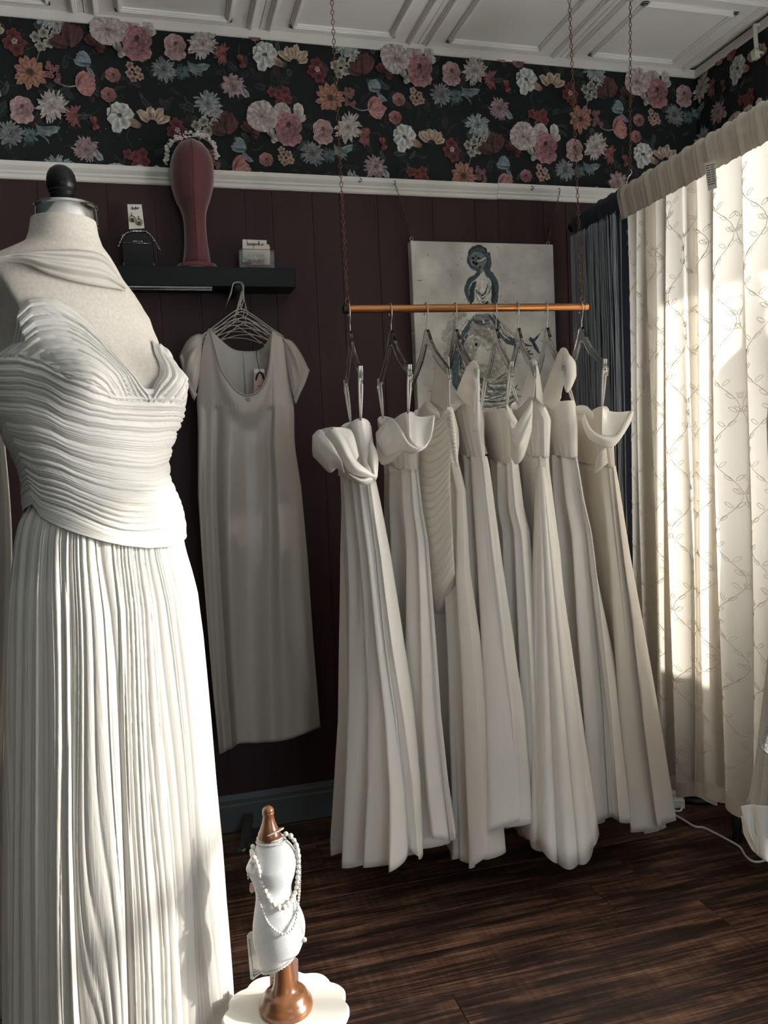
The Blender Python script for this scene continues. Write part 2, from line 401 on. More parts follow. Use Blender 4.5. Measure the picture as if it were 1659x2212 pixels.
tag(MB().prism([(p[0]-YB+XR-.001, YF, p[1]) for p in prof], (0, YB-YF, 0)).build('trim_4', MAT['paint_white'], smooth=False), 'narrow white edge strip under the ceiling on window wall', None, None, 'structure')
MAT['base'] = mat('grey_baseboard_paint', (.10, .11, .11), .5, noise=(7, .08))
prof = [(YB+.003, 0), (YB-.016, 0), (YB-.016, .088), (YB-.012, .094), (YB-.013, .108), (YB-.009, .116), (YB-.006, .126), (YB+.003, .126)]
tag(extrude_x(MB(), prof[::-1], XL, XR).build('baseboard_back', MAT['base'], smooth=False), 'grey painted baseboard along the back wall', None, None, 'structure')
tag(MB().box((XR-.014, YF, 0), (XR+.002, YB-.017, .12)).build('baseboard_right', MAT['base'], smooth=False), 'baseboard along the window wall', None, None, 'structure')

# ---- floral wallpaper: dark ground + printed motifs, every petal its own shape
MAT['paper'] = mat('wallpaper_ground', lin((15, 22, 24)), .75, noise=(8, .25), bump=(300, .05, .001))
MAT['print'] = mat('wallpaper_print', (.5, .5, .5), .75, tint=True, noise=(70, .38))
def wp(s, h, lay):
    h = min(max(h, 2.20), ZC-.004); d = .0022+lay*.000008
    if s <= XR-d: return (s, YB-d, h)
    return (XR-d, YB-d-(s-XR+d), h)
class Print:
    def __init__(s): s.mb = MB(); s.lay = 0; s.rnd = random.Random(11)
    def strip(s, pts, wid, c0, c1, edge=None):
        """ribbon along pts, half widths wid, colour from c0 to c1, edge tint"""
        P = np.array(pts, float); n = len(P); s.lay += 1; V = []; C = []; F = []
        for i in range(n):
            t = P[min(i+1, n-1)]-P[max(i-1, 0)]; L = np.hypot(*t); t = t/max(L, 1e-9); nn = np.array([-t[1], t[0]])
            u = i/(n-1); c = np.array(c0)*(1-u)+np.array(c1)*u; e = np.array(edge)*1.0 if edge is not None else c*1.22
            for k, q in ((-1, e), (0, c*.85), (1, e*.9)):
                p = P[i]+nn*wid[i]*k; V.append(wp(p[0], p[1], s.lay)); C.append(tuple(q*s.rnd.uniform(.85, 1.12)))
        for i in range(n-1):
            for k in range(2): F.append((3*i+k, 3*i+k+1, 3*i+k+4, 3*i+k+3))
        s.mb.add(V, F, C)
    def petal(s, c, a, r0, r1, w, c0, c1, bend=0, tip=.35, edge=None, n=6):
        pts = []; wid = []
        for i in range(n):
            u = i/(n-1); r = r0+(r1-r0)*u; aa = a+bend*u*u
            pts.append((c[0]+r*cos(aa), c[1]+r*sin(aa)))
            wid.append(w*(sin(pi*min(1, .12+u*.62))**.8)*(1 if u < .8 else (1-(u-.8)/.2*(1-tip))))
        s.strip(pts, wid, c0, c1, edge)
    def disc(s, c, r, c0, c1, n=10, sy=1):
        s.lay += 1; V = [wp(c[0], c[1], s.lay)]; C = [tuple(c0)]
        for k in range(n):
            rr = r*s.rnd.uniform(.85, 1.1); V.append(wp(c[0]+rr*cos(2*pi*k/n), c[1]+rr*sy*sin(2*pi*k/n), s.lay)); C.append(tuple(np.array(c1)*s.rnd.uniform(.8, 1.2)))
        s.mb.add(V, [(0, 1+k, 1+(k+1) % n) for k in range(n)], C)
    # ---- motifs
    def leaf(s, c, a, L, w, col): s.petal(c, a, 0, L, w, np.array(col)*.5, col, s.rnd.uniform(-.5, .5), .05, np.array(col)*1.5, 5)
    def hibiscus(s, c, r):
        col = lin((205, 186, 178)); dk = lin((120, 96, 92))
        s.disc(c, r*.9, dk, col)
        for k in range(11): s.petal(c, 2*pi*k/11+.1, r*.1, r*s.rnd.uniform(.93, 1.05), r*.36, lin((150, 125, 120)), col, 0, .75, lin((218, 202, 194)))
        for k in range(22):
            a = 2*pi*k/22+s.rnd.uniform(-.1, .1); s.strip([(c[0]+r*.15*cos(a), c[1]+r*.15*sin(a)), (c[0]+r*.8*cos(a), c[1]+r*.8*sin(a))], [r*.012, r*.008], lin((130, 104, 100)), lin((165, 142, 136)))
        for k in range(16):
            a = s.rnd.uniform(0, 2*pi); q = s.rnd.uniform(.05, .3)*r; s.disc((c[0]+q*cos(a), c[1]+q*sin(a)), r*.035, lin((222, 205, 190)), lin((160, 130, 118)), 5)
    def rose(s, c, r, hi, lo, loose=True):
        hi = np.array(hi); lo = np.array(lo)
        if loose:
            for a in (-1.9, -1.3, -.8, -2.5): s.petal((c[0], c[1]-r*.3), a, r*.2, r*1.25, r*.42, lo, hi*.9, .15, .7)
        s.disc(c, r*.95, lo, hi*.7, 12)
        for ring, (rr, n) in enumerate(((1.0, 7), (.80, 6), (.62, 6), (.45, 5), (.30, 4))):
            for k in range(n):
                a = 2*pi*(k+ring*.43)/n; q = rr*r
                pts = [(c[0]+q*.86*cos(a+t), c[1]+q*.86*sin(a+t)*.95+.04*r) for t in np.linspace(-.62, .62, 6)]
                sh = .55+.45*(.5+.5*cos(a-2.4)); s.strip(pts, [q*.06, q*.2, q*.26, q*.26, q*.2, q*.06], lo*sh*1.6, hi*sh, hi*1.15*sh)
        s.disc((c[0]+.05*r, c[1]+.15*r), r*.2, np.array(lo)*.4, lo, 8)
    def mum(s, c, r, hi, lo, n=34, spread=2*pi, a0=0, sq=1.0):
        hi = np.array(hi); lo = np.array(lo)
        for lay in range(3):
            q = r*(1-.27*lay)
            for k in range(n):
                a = a0+spread*(k+.5*lay)/n+s.rnd.uniform(-.08, .08); rr = q*s.rnd.uniform(.8, 1.08)
                rr *= sqrt(cos(a-.9)**2*sq**2+sin(a-.9)**2)
                s.petal(c, a, rr*.25, rr, r*.085, lo*(.6+.3*lay), hi*s.rnd.uniform(.75, 1.1), s.rnd.uniform(-.25, .25), .45, None, 4)
        s.disc(c, r*.22, lo*.7, hi*.6, 8)
    def poppy(s, c, r):
        col = lin((206, 208, 204))
        for k, a in enumerate((.3, 1.1, 1.9, 2.8, 3.6, 4.35, 5.2)):
            s.petal(c, a, r*.1, r*(1.05 if k != 5 else 1.4), r*.42, lin((130, 140, 140)), col, .1, .8, lin((228, 228, 222)))
        for k in range(10):
            a = s.rnd.uniform(0, 6.28); q = r*s.rnd.uniform(0, .16); s.disc((c[0]+q*cos(a), c[1]+q*sin(a)), r*.10, lin((150, 98, 62)), lin((88, 54, 36)), 6)
    def dahlia(s, c, r):
        for lay in range(2):
            for k in range(11): s.petal(c, 2*pi*(k+.5*lay)/11+s.rnd.uniform(-.12, .12), r*.1, r*(1-.25*lay)*s.rnd.uniform(.85, 1.1), r*.17, lin((120, 60, 38)), lin((186, 108, 72)), s.rnd.uniform(-.15, .15), .1, lin((198, 132, 98)))
        s.disc(c, r*.24, lin((62, 44, 34)), lin((110, 66, 44)), 9)
    def tulip(s, c, a, r, hi, lo, n=5, stem=None):
        if stem is not None:
            P = smooth_path([(c[0], c[1]), (c[0]+stem[0]*.5, c[1]+stem[1]*.5-.008), (c[0]+stem[0], c[1]+stem[1])], 7); s.strip(P, [.002]*7, lin((190, 170, 150)), lin((110, 100, 88)))
        for k in range(n):
            da = (k-(n-1)/2)*.42; s.petal(c, a+da, 0, r*s.rnd.uniform(.85, 1.1), r*.24, lo, hi, -da*.5, .12, np.array(hi)*1.25)
            s.strip([(c[0]+.2*r*cos(a+da), c[1]+.2*r*sin(a+da)), (c[0]+.75*r*cos(a+da*.8), c[1]+.75*r*sin(a+da*.8))], [r*.02, r*.01], np.array(lo)*.6, lo)
    def small(s, c, r, hi, lo):
        a0 = s.rnd.uniform(0, 1)
        for k in range(5): s.petal(c, a0+2*pi*k/5, 0, r, r*.42, lo, hi, 0, .6, None, 4)
        s.disc(c, r*.2, lo, lo, 5)
    def butterfly(s, c, r, hi, lo, a=1.57):
        for da, q in ((.35, 1.0), (-.1, .95), (2.9, .7), (-2.6, .65)): s.petal(c, a+da, 0, r*q, r*.34, lo, hi, 0, .6, np.array(lo)*.5)
    def cell(s, x, z):
        R = s.rnd
        g = lambda dx, dz: (x+dx, z+dz)
        grn = [lin((30, 46, 46)), lin((44, 58, 54)), lin((58, 74, 74)), lin((36, 44, 38)), lin((56, 40, 38))]
        for k in range(80): s.leaf(g(R.uniform(0, .479), R.uniform(-.236, .236)), R.uniform(0, 6.28), R.uniform(.02, .055), R.uniform(.004, .012), grn[k % 5])
        for k in range(14):
            p = g(R.uniform(0, .479), R.uniform(-.236, .236)); a = R.uniform(0, 6.28); L = R.uniform(.03, .07)
            P = smooth_path([p, (p[0]+L*.5*cos(a), p[1]+L*.5*sin(a)), (p[0]+L*cos(a+.5), p[1]+L*sin(a+.5))], 6); s.strip(P, [.0009]*6, lin((88, 92, 84)), lin((60, 70, 66)))
        for k in range(26): s.disc(g(R.uniform(0, .479), R.uniform(-.236, .236)), R.uniform(.001, .0024), lin((150, 150, 140)), lin((110, 112, 106)), 5)
        s.mum(g(.303, .265-.472), .048, lin((176, 190, 194)), lin((58, 76, 84)), 22); s.mum(g(.327, .238-.472), .03, lin((205, 205, 196)), lin((80, 92, 96)), 16)
        s.mum(g(.17, -.11), .043, lin((150, 154, 154)), lin((38, 46, 50)), 26)
        s.mum(g(.227, -.112), .027, lin((104, 136, 144)), lin((26, 44, 50)), 16)
        s.leaf(g(.25, -.10), .15, .07, .012, lin((112, 142, 142))); s.leaf(g(.25, -.085), -.3, .05, .008, lin((90, 118, 120)))
        for k in range(6): s.leaf(g(.245, -.075-.006*k), -.9+.12*k, .05, .0025, lin((120, 130, 130)))
        s.mum(g(.39, -.145), .043, lin((196, 160, 164)), lin((92, 52, 62)), 30); s.leaf(g(.42, -.15), -1.2, .035, .011, lin((150, 150, 160)))
        s.tulip(g(-.06+.479, -.115-.236), 2.6, .045, lin((128, 148, 160)), lin((40, 56, 66)), 4); s.leaf(g(.41, -.36), -1.0, .045, .008, lin((120, 140, 150)))
        s.rose(g(.008, -.14), .022, lin((196, 122, 118)), lin((92, 44, 46)), False)
        for q in ((.062, -.105), (.085, -.118), (.07, -.145), (.092, -.138), (.06, -.13)): s.small(g(*q), .013, lin((206, 168, 138)), lin((110, 72, 56)))
        for q in ((.262, .19), (.287, .205), (.30, .175), (.275, .163), (.32, .20)): s.small(g(*q), .017, lin((196, 188, 164)), lin((78, 78, 68)))
        s.strip(smooth_path([g(.275, .16), g(.262, .12), g(.25, .095)], 6), [.0015]*6, lin((150, 140, 120)), lin((90, 88, 80)))
        s.tulip(g(.36, .17), 1.3, .07, lin((104, 52, 50)), lin((48, 24, 26)), 3); s.tulip(g(.352, .168), 2.6, .05, lin((96, 48, 48)), lin((44, 24, 26)), 3)
        for k in range(7): s.petal(g(.122, .185), .4+k*.36, .015, R.uniform(.05, .068), .011, lin((96, 62, 44)), lin((206, 168, 132)), R.uniform(-.3, .3), .1, lin((222, 190, 156)))
        s.petal(g(.085, .175), 2.7, 0, .05, .014, lin((120, 84, 60)), lin((214, 180, 144)), 0, .1)
        for q in ((.197, .19), (.212, .168), (.185, .165), (.205, .147)): s.small(g(*q), .022, lin((140, 40, 42)), lin((70, 18, 22)))
        s.small(g(.20, .172), .009, lin((220, 196, 186)), lin((150, 70, 70)))
        s.poppy(g(.023, .206), .040)
        for q in ((.062, .08), (.085, .09), (.09, .065), (.066, .052), (.04, .085)): s.small(g(*q), .018, lin((150, 50, 46)), lin((84, 24, 26)))
        s.dahlia(g(.240, .08), .053)
        for k in range(20): s.small(g(.307+R.uniform(-.02, .02), .085+R.uniform(-.028, .028)), .007, lin((176, 102, 108)), lin((90, 40, 50)))
        s.tulip(g(.378, .05), .25, .058, lin((196, 120, 112)), lin((110, 40, 44)), 6, (-.06, .004))
        s.rose(g(.470, .027), .022, lin((196, 118, 106)), lin((100, 46, 42)), False); s.strip(smooth_path([g(.47, .01), g(.475, -.02), g(.46, -.045)], 6), [.0012]*6, lin((120, 118, 96)), lin((70, 74, 64)))
        s.mum(g(.366, -.045), .036, lin((178, 92, 84)), lin((74, 30, 30)), 20, 3.8, 1.2)
        s.butterfly(g(.423, -.068), .026, lin((206, 92, 64)), lin((120, 40, 30)), 1.7)
        s.butterfly(g(-.035, -.05), .040, lin((132, 56, 50)), lin((66, 22, 22)), 2.4)
        s.rose(g(.208, -.030), .032, lin((214, 166, 160)), lin((120, 70, 70)), True)
        s.mum(g(.298, -.018), .045, lin((216, 202, 192)), lin((130, 106, 100)), 36, sq=1.25)
        s.hibiscus(g(.070, .022), .030)
        s.petal(g(.12, .0), 1.2, 0, .05, .018, lin((150, 142, 130)), lin((222, 214, 200)), .4, .6); s.petal(g(.115, -.012), .8, 0, .04, .014, lin((120, 110, 100)), lin((208, 198, 184)), -.3, .6)
        s.rose(g(.088, -.026), .043, lin((204, 128, 128)), lin((98, 44, 50)), True)
        s.hibiscus(g(0, 0), .053)
        s.butterfly(g(.035, -.065), .030, lin((226, 218, 200)), lin((160, 150, 136)), 1.9)
MB().add([(XL, YB-.002, 2.2), (XR-.002, YB-.002, 2.2), (XR-.002, YB-.002, ZC), (XL, YB-.002, ZC)], [(0, 1, 2, 3)]).build('wallpaper', MAT['paper'], wbk, smooth=False)
MB().add([(XR-.002, YF, 2.2), (XR-.002, YF, ZC), (XR-.002, YB-.002, ZC), (XR-.002, YB-.002, 2.2)], [(0, 1, 2, 3)]).build('wallpaper', MAT['paper'], wr, smooth=False)
pr = Print()
for i in range(-2, 6):
    for j in (-1, 0, 1):
        cx_ = -.052+.479*i; cz_ = 2.668-.236*(i % 2)-.472*j-.005*i
        if cz_ < 2.02 or cz_ > 2.93: continue
        pr.lay = 0; pr.rnd.seed(100+(i % 3)); pr.cell(cx_, cz_)
_c = np.array(pr.mb.c); _l = _c.mean(1, keepdims=True); pr.mb.c = [tuple(v) for v in (_c*.66+_l*.34)*.85]
po = pr.mb.build('printed_flowers', MAT['print'], wbk, smooth=False, kind='stuff')
# ================================================================== hanging bar, chains, hangers, gowns
ivory = (.74, .70, .64)
MAT['satin'] = cloth('ivory_satin', (.88, .845, .78), .30, .12, spec=.5, bump=(14, .10, .01), stretch=(3, 3, .5), sheen=.1)
MAT['satin2'] = cloth('champagne_satin', (.50, .455, .405), .27, .06, spec=.5, bump=(11, .12, .012), stretch=(3, 3, .4), sheen=.1)
MAT['chiffon'] = cloth('ivory_chiffon', (.87, .83, .765), .75, .33, spec=.2, bump=(500, .15, .001), sheen=.3)
MAT['crepe'] = cloth('ivory_crepe', (.88, .845, .785), .5, .18, spec=.35, bump=(500, .12, .001), sheen=.2)
MAT['ribbon'] = cloth('ivory_ribbon', (.78, .74, .68), .45, .2, bump=(300, .1, .001))

YBAR, ZBAR = 2.25, 1.678
def chain(name, p0, p1, label, pitch=.0125, wire=.0011, half=.0042, group=None, sag=0, parent=None, mat_='chain'):
    p0, p1 = np.array(p0, float), np.array(p1, float); L = np.linalg.norm(p1-p0); n = max(3, int(L/pitch))
    mb = MB(); t = (p1-p0)/L; a = np.cross(t, [0.3, 1, .2]); a /= np.linalg.norm(a); b = np.cross(t, a)
    for k in range(n):
        c = p0+(p1-p0)*((k+.5)/n); s_, r_ = (a, b) if k % 2 else (b, a)
        hl = L/n*.5+wire*.9
        ring = [c+t*(hl*cos(q))+s_*(half*sin(q)*(1 if abs(cos(q)) > .2 else 1)) for q in np.linspace(0, 2*pi, 9)[:-1]]
        mb.tube(ring, wire, 4, closed=True)
    o = mb.build(name, MAT[mat_], parent, origin=p1 if parent is None else None)
    if label: tag(o, label, 'chain', group)
    return o
bl, br = atY(742, 668, YBAR), atY(1268, 663, YBAR)
ZL, ZRr = bl[2], br[2]
def barz(x): return ZL+(ZRr-ZL)*(x-bl[0])/(br[0]-bl[0])
bar = thing('garment_bar', 'copper garment bar hung on two chains, carrying eight ivory gowns', 'garment bar', ((bl[0]+br[0])/2, YBAR, (ZL+ZRr)/2))
MB().tube([bl, br], .0112, 20).build('rod', MAT['copper'], bar, auto=40)
for p, q in ((bl, -1), (br, 1)):
    MB().tube([p+np.array([q*.0005, 0, 0]), p+np.array([-q*.012, 0, 0])], .0122, 20).build('end_cap', MAT['black_matte'] if q < 0 else MAT['copper'], bar, auto=40)
for x in (bl[0]+.012, br[0]-.016):
    z = barz(x); ring = [(x+.0068*cos(q), YBAR, z+.0205+.0082*sin(q)) for q in np.linspace(0, 2*pi, 15)[:-1]]
    MB().tube(ring, .0014, 6, closed=True).build('eye_ring', MAT['chain'], bar)
    c = 'left' if x < .8 else 'right'
    top = np.array([x-(.004 if c == 'left' else .012), YBAR, ZC-.004])
    chain('suspension_chain', top, (x, YBAR, z+.028), 'thin brass chain holding the %s end of the copper bar' % c, group='chains of the copper bar')

hook_px = [754, 843, 920, 983, 1070, 1118, 1180, 1255]
ang = [radians(a) for a in (-6.5, -2, -1, -6, -11, -12.5, -13.5, -9)]
HX = [atY(h, 665, YBAR)[0] for h in hook_px]
class Frame:
    """gown frame: u towards the camera along the hanger, v across it"""
    def __init__(s, i):
        s.x, s.a = HX[i], ang[i]; s.U = np.array([sin(s.a), -cos(s.a), 0]); s.V = np.array([cos(s.a), sin(s.a), 0])
    def p(s, u, v, z): return np.array([s.x, YBAR, 0])+s.U*u+s.V*v+np.array([0, 0, z])
    def px(s, x, y, v=0):
        """pixel to (u, z) on the hanger plane"""
        d = ray(x, y); n = s.V; o = np.array([s.x, YBAR, 0])+n*v
        t = np.dot(o-_O, n)/np.dot(d, n); P = _O+d*t; return float(np.dot(P-o, s.U)), float(P[2])
where = ['at the left end of the copper bar', 'second from the left on the copper bar', 'third from the left on the copper bar', 'fourth from the left on the copper bar', 'fourth from the right on the copper bar', 'third from the right on the copper bar', 'second from the right on the copper bar', 'at the right end of the copper bar']
us = np.linspace(-.182, .182, 41)
def zt(u): return interp(abs(u), [0, .012, .02, .04, .07, .11, .15, .175, .182], [1.620, 1.617, 1.607, 1.580, 1.553, 1.528, 1.505, 1.490, 1.482])-1.678
def zb(u): return interp(abs(u), [0, .015, .03, .05, .07, .11, .15, .175, .182], [1.578, 1.574, 1.560, 1.540, 1.526, 1.503, 1.482, 1.470, 1.474])-1.678
FR = []
for i in range(8):
    F_ = Frame(i); FR.append(F_); zb0 = barz(F_.x); F_.z0 = zb0
    h = thing('clothes_hanger', 'clear acrylic hanger with metal hook, %s' % where[i], 'hanger', F_.p(0, 0, zb0-.06), 'acrylic hangers on the copper bar')
    P = np.array([[F_.p(u, v*.0045, zb0+(zt(u)*(1-w)+zb(u)*w)) for v, w in ((-1, 0), (1, 0), (1, 1), (-1, 1))] for u in us])
    mb = MB().grid(P, cv=True); n = len(us); mb.f.append((0, 1, 2, 3)); mb.f.append(tuple((n-1)*4+k for k in (3, 2, 1, 0))); mb.m += [0, 0]
    arms = mb.build('arms', MAT['acrylic'], h, auto=35, bevel=.0012)
    for s_ in (-1, 1):   # strap lugs at the tips
        MB().tube([F_.p(s_*.168, 0, zb0-.199), F_.p(s_*.172, 0, zb0-.214), F_.p(s_*.186, 0, zb0-.222), F_.p(s_*.191, 0, zb0-.206), F_.p(s_*.183, 0, zb0-.192)], .0032, 6).build('lug', MAT['acrylic'], arms)
    pts = [(0, -.066), (0, -.045), (.004, -.036), (.0135, -.022), (.0165, -.006), (.013, .008), (.005, .0150), (-.005, .0150), (-.0125, .009), (-.0155, -.003), (-.0155, -.014)]
    pts = smooth_path([F_.p(u, 0, zb0+z) for u, z in pts], 30)
    mb = MB().tube(pts, .0014, 6); mb.ball(pts[-1], .0027, 8, 6); mb.build('hook', MAT['steel'], h)

def uv_of(F_, P): q = P-np.array([F_.x, YBAR, 0]); return float(np.dot(q, F_.U)), float(np.dot(q, F_.V)), float(P[2])
def near_prof(F_, px):
    """measured near edge: depth follows the hanger plane at the bust and comes forward towards the hem"""
    out = []
    for x, y in px:
        u = interp(y, [870, 1000, 1200, 1500, 1850], [.115, .10, .115, .15, .185]); out.append(uv_of(F_, atY(x, y, YBAR-u)))
    out.sort(key=lambda t: t[2]); return np.array(out)
def far_prof(F_, px):
    out = []
    for x, y in px:
        u = interp(y, [870, 1000, 1200, 1500, 1850], [.10, .09, .10, .13, .16]); out.append(uv_of(F_, atY(x, y, YBAR+u)))
    out.sort(key=lambda t: t[2]); return np.array(out)
def tube_grid(F_, near, far, bw, ztop, zhem, nz, nt, fold):
    """lofted flat tube between the far and near edge lines (u, v, z); bw: (z, half thickness)"""
    bz = sorted(bw); P = np.zeros((nz, nt, 3))
    for r in range(nz):
        s_ = r/(nz-1)
        for k in range(nt):
            th = 2*pi*k/nt; c = cos(th)
            z = ztop(c, th)*(1-s_)+zhem(c, th)*s_
            n_ = np.array([interp(z, near[:, 2], near[:, 0]), interp(z, near[:, 2], near[:, 1])]); f_ = np.array([interp(z, far[:, 2], far[:, 0]), interp(z, far[:, 2], far[:, 1])])
            b = interp(z, [q[0] for q in bz], [q[1] for q in bz])
            e = n_-f_; L = np.linalg.norm(e); e = e/L; nn = np.array([-e[1], e[0]]); nn = nn*(1 if nn[1] > 0 else -1)
            sn = sin(th); dv, du = fold(th, z, s_)
            w = (abs(sn)**.9)*(1 if sn >= 0 else -1)*b*(1+.5*max(0., 1.0-z))+dv
            q = (n_+f_)/2+e*(L/2*c+du)+nn*w
            P[r, k] = F_.p(q[0], q[1], z)
    return P
def folds(seed, n1, n2, amp, drift=.6):
    R = random.Random(seed); p = [R.uniform(0, 6.28) for _ in range(8)]; q = [R.uniform(-1, 1)*drift for _ in range(8)]
    def f(th, z, s_):
        A = amp(s_); w = th+.25*sin(2*th+p[0])+.15*sin(3*th+p[1]+q[0]*s_)
        a1 = sin(n1*w+p[2]+q[1]*s_*2); a2 = sin(n2*w+p[3]+q[2]*s_*3); a3 = sin((n1+n2)*w+p[4]+q[3]*s_*2)
        a1 = 1-2*abs(a1)**1.25 if p[5] > 3 else 2*abs(a1)**1.25-1; a2 = a2*(.6+.4*sin(3*s_+p[6]))
        d = A*(.80*a1+.60*a2+.14*a3)
        return d*(.45+.55*abs(sin(th))**.5), A*.5*sin(n2*.5*w+p[6])*abs(cos(th))
    return f
def swag(parent, name, A, B, mat_, k=12, amp=.007, sag=.05, n=150, m=22, lean=(-.45, -1, .1)):
    """gathered fabric between two side lines with hanging folds across"""
    a = smooth_path([atY(*p) for p in A], n); b = smooth_path([atY(*p) for p in B], n); d = np.array(lean, float); d /= np.linalg.norm(d)
    P = np.zeros((n, m, 3))
    for i in range(n):
        for j in range(m):
            t = j/(m-1); u = i/(n-1); ph = (k*u+.25*sin(5*u+2*t)+.12*sin(17*u)) % 1.0
            saw = (ph**.7)*(1-ph**6)
            P[i, j] = a[i]*(1-t)+b[i]*t+d*(amp*saw*(.25+sin(pi*t)**.6)+.02*sin(pi*t))*(1-u**5)-np.array([0, 0, sag*sin(pi*min(1, t*.95))*(.4+.6*u)])
    return MB().grid(P).build(name, MAT[mat_], parent, thick=.0012)
def patch(parent, name, A, B, mat_, n=26, m=14, bulge=.02, ripple=(0, 0), thick=.0016, lean=(-.35, -1, .1), warp=0.):
    """drape between two measured edges; each point (x px, y px, room depth)"""
    a = smooth_path([atY(*p) for p in A], n); b = smooth_path([atY(*p) for p in B], n)
    d = np.array(lean, float); d /= np.linalg.norm(d); P = np.zeros((n, m, 3))
    for i in range(n):
        for j in range(m):
            t = j/(m-1); u = i/(n-1)
            P[i, j] = a[i]*(1-t)+b[i]*t+d*(bulge*sin(pi*t)*(.35+.65*sin(pi*u))+ripple[1]*sin(2*pi*ripple[0]*t+warp*sin(pi*u)*2)*sin(pi*min(1, t*1.0))*(.4+.6*sin(pi*u)))
    return MB().grid(P).build(name, MAT[mat_], parent, thick=thick)
def vpanel(parent, name, A, B, mat_, k=4, amp=.02, n=90, m=24):
    """hanging panel between a top line and a hem line with vertical folds that open towards the hem"""
    a = smooth_path([atY(*p) for p in A], n); b = smooth_path([atY(*p) for p in B], n); d = np.array([-.4, -1, 0]); d /= np.linalg.norm(d); P = np.zeros((n, m, 3))
    for i in range(n):
        for j in range(m):
            t = j/(m-1); u = i/(n-1); P[i, j] = a[i]*(1-t)+b[i]*t+d*amp*t*(abs(sin(pi*k*u+.6*sin(3*u)))**.8-.5)*min(1, 8*u, 8*(1-u))
    return MB().grid(P).build(name, MAT[mat_], parent, thick=.0014)
def strap(parent, p0, p1, w=.006, name='hanger_loop', mat_='ribbon', bow=.004, two=True):
    """thin ribbon loop over the hanger lug"""
    p0, p1 = np.array(p0), np.array(p1); mb = MB()
    side = np.array([.9, -.2, 0])
    for s_ in ((-1, 1) if two else (0,)):
        pts = [p0*(1-t)+p1*t+side*(s_*bow*sin(pi*(t*.75)))+np.array([0, -.002, 0]) for t in np.linspace(0, 1, 8)]
        P = np.array([[q-side*w*.5, q+side*w*.5] for q in pts]); mb.grid(P)
    return mb.build(name, MAT[mat_], parent, thick=.0012)

def gown(i, label, near, far, fab, waist_px, top_near, top_far, hem_near, hem_far, n=(7, 12), amp=.03, seed=1, bod_amp=.004, bodn=(9, 15), dip=.03, hem_lobe=.02, bmax=.042, loops=True, hem_peak=None, bodb=.05):
    F_ = FR[i]; g = thing('bridal_gown', label, 'dress', F_.p(0, 0, .06), 'ivory gowns on the copper bar')
    N_ = near_prof(F_, near)
    pn = uv_of(F_, atY(*waist_px, YBAR-.10)); zw = pn[2]
    tn = uv_of(F_, atY(*top_near, YBAR-.115)); tf = uv_of(F_, atY(*top_far, YBAR+.10))
    if far is None:
        vh = N_[0, 1]; Fa = np.array([(-.16, vh*.55, .03), (-.13, vh*.35, .55), (-.10, .0, .95), (-.09, .0, zw), (tf[0], tf[1], tf[2]+.02)])
    else: Fa = far_prof(F_, far)
    ht = tn[2]; R = random.Random(seed)
    ztop = lambda c, th: (tn[2] if c > 0 else tf[2])-dip*(1-abs(c)**1.6)
    zwf = lambda c, th: zw+.012*(1-c)
    bw = [(ht+.05, bodb*.7), (zw+.10, bodb*.8), (zw, bodb*.5), (zw-.3, bmax*.6), (.5, bmax*.9), (0, bmax)]
    P = tube_grid(F_, N_, Fa, bw, ztop, zwf, 26, 84, folds(seed+50, bodn[0], bodn[1], lambda s_: bod_amp*(.3+s_)))
    MB().grid(P, cv=True).build('bodice', MAT[fab], g, thick=.002)
    ph = R.uniform(0, 6.28)
    zhem = lambda c, th: hem_far+(N_[0, 2]-hem_far)*(.5+.5*c)+hem_lobe*(sin(3*th+ph)*.6+sin(7*th+ph*2)*.4)
    P = tube_grid(F_, N_, Fa, bw, lambda c, th: zwf(c, th)+.004, zhem, 56, 220, folds(seed, n[0], n[1], lambda s_: amp*(.16+.84*s_**.7)))
    MB().grid(P, cv=True).build('skirt', MAT[fab], g, thick=.0016)
    if loops:
        strap(g, F_.p(tn[0]-.004, tn[1], tn[2]-.006), F_.p(.174, 0, F_.z0-.176))
        strap(g, F_.p(tf[0]+.004, tf[1], tf[2]-.006), F_.p(-.174, 0, F_.z0-.176))
    return g, F_

# -- gown 1: satin with wide folded off-shoulder collar
g, F_ = gown(0, 'ivory satin gown with wide folded off-shoulder collar, leftmost on the copper bar',
    [(779, 903), (790, 960), (801, 1043), (825, 1200), (848, 1400), (868, 1545), (884, 1700), (892, 1855)],
    [(757, 912), (745, 980), (741, 1041), (741, 1200), (745, 1400), (749, 1550), (744, 1700), (738, 1806)],
    'satin', (801, 1043), (779, 903), (757, 912), .075, .085, (4, 7), .040, 3, .003, bmax=.05)
patch(g, 'collar', [(721, 922, 2.14), (745, 950, 2.10), (768, 992, 2.07), (792, 1014, 2.06), (815, 1030, 2.08)], [(702, 938, 2.16), (722, 965, 2.12), (736, 990, 2.09), (757, 1022, 2.07), (813, 1036, 2.08)], 'satin', bulge=.016, ripple=(1, .003))
patch(g, 'collar', [(721, 923, 2.15), (750, 925, 2.16), (764, 940, 2.14), (775, 985, 2.10)], [(703, 938, 2.16), (735, 962, 2.12), (752, 980, 2.10), (770, 995, 2.08)], 'satin', bulge=.010)
patch(g, 'sleeve', [(676, 940, 2.20), (690, 928, 2.19), (703, 938, 2.165), (722, 965, 2.13), (738, 988, 2.11)], [(676, 985, 2.21), (690, 1000, 2.19), (712, 1021, 2.17), (728, 1012, 2.15), (744, 1022, 2.12)], 'satin', bulge=.035, ripple=(1.5, .004))
patch(g, 'sleeve', [(675, 942, 2.25), (683, 934, 2.24), (700, 926, 2.22), (722, 922, 2.18)], [(677, 988, 2.24), (688, 992, 2.23), (700, 975, 2.2), (722, 940, 2.17)], 'satin', bulge=.02)
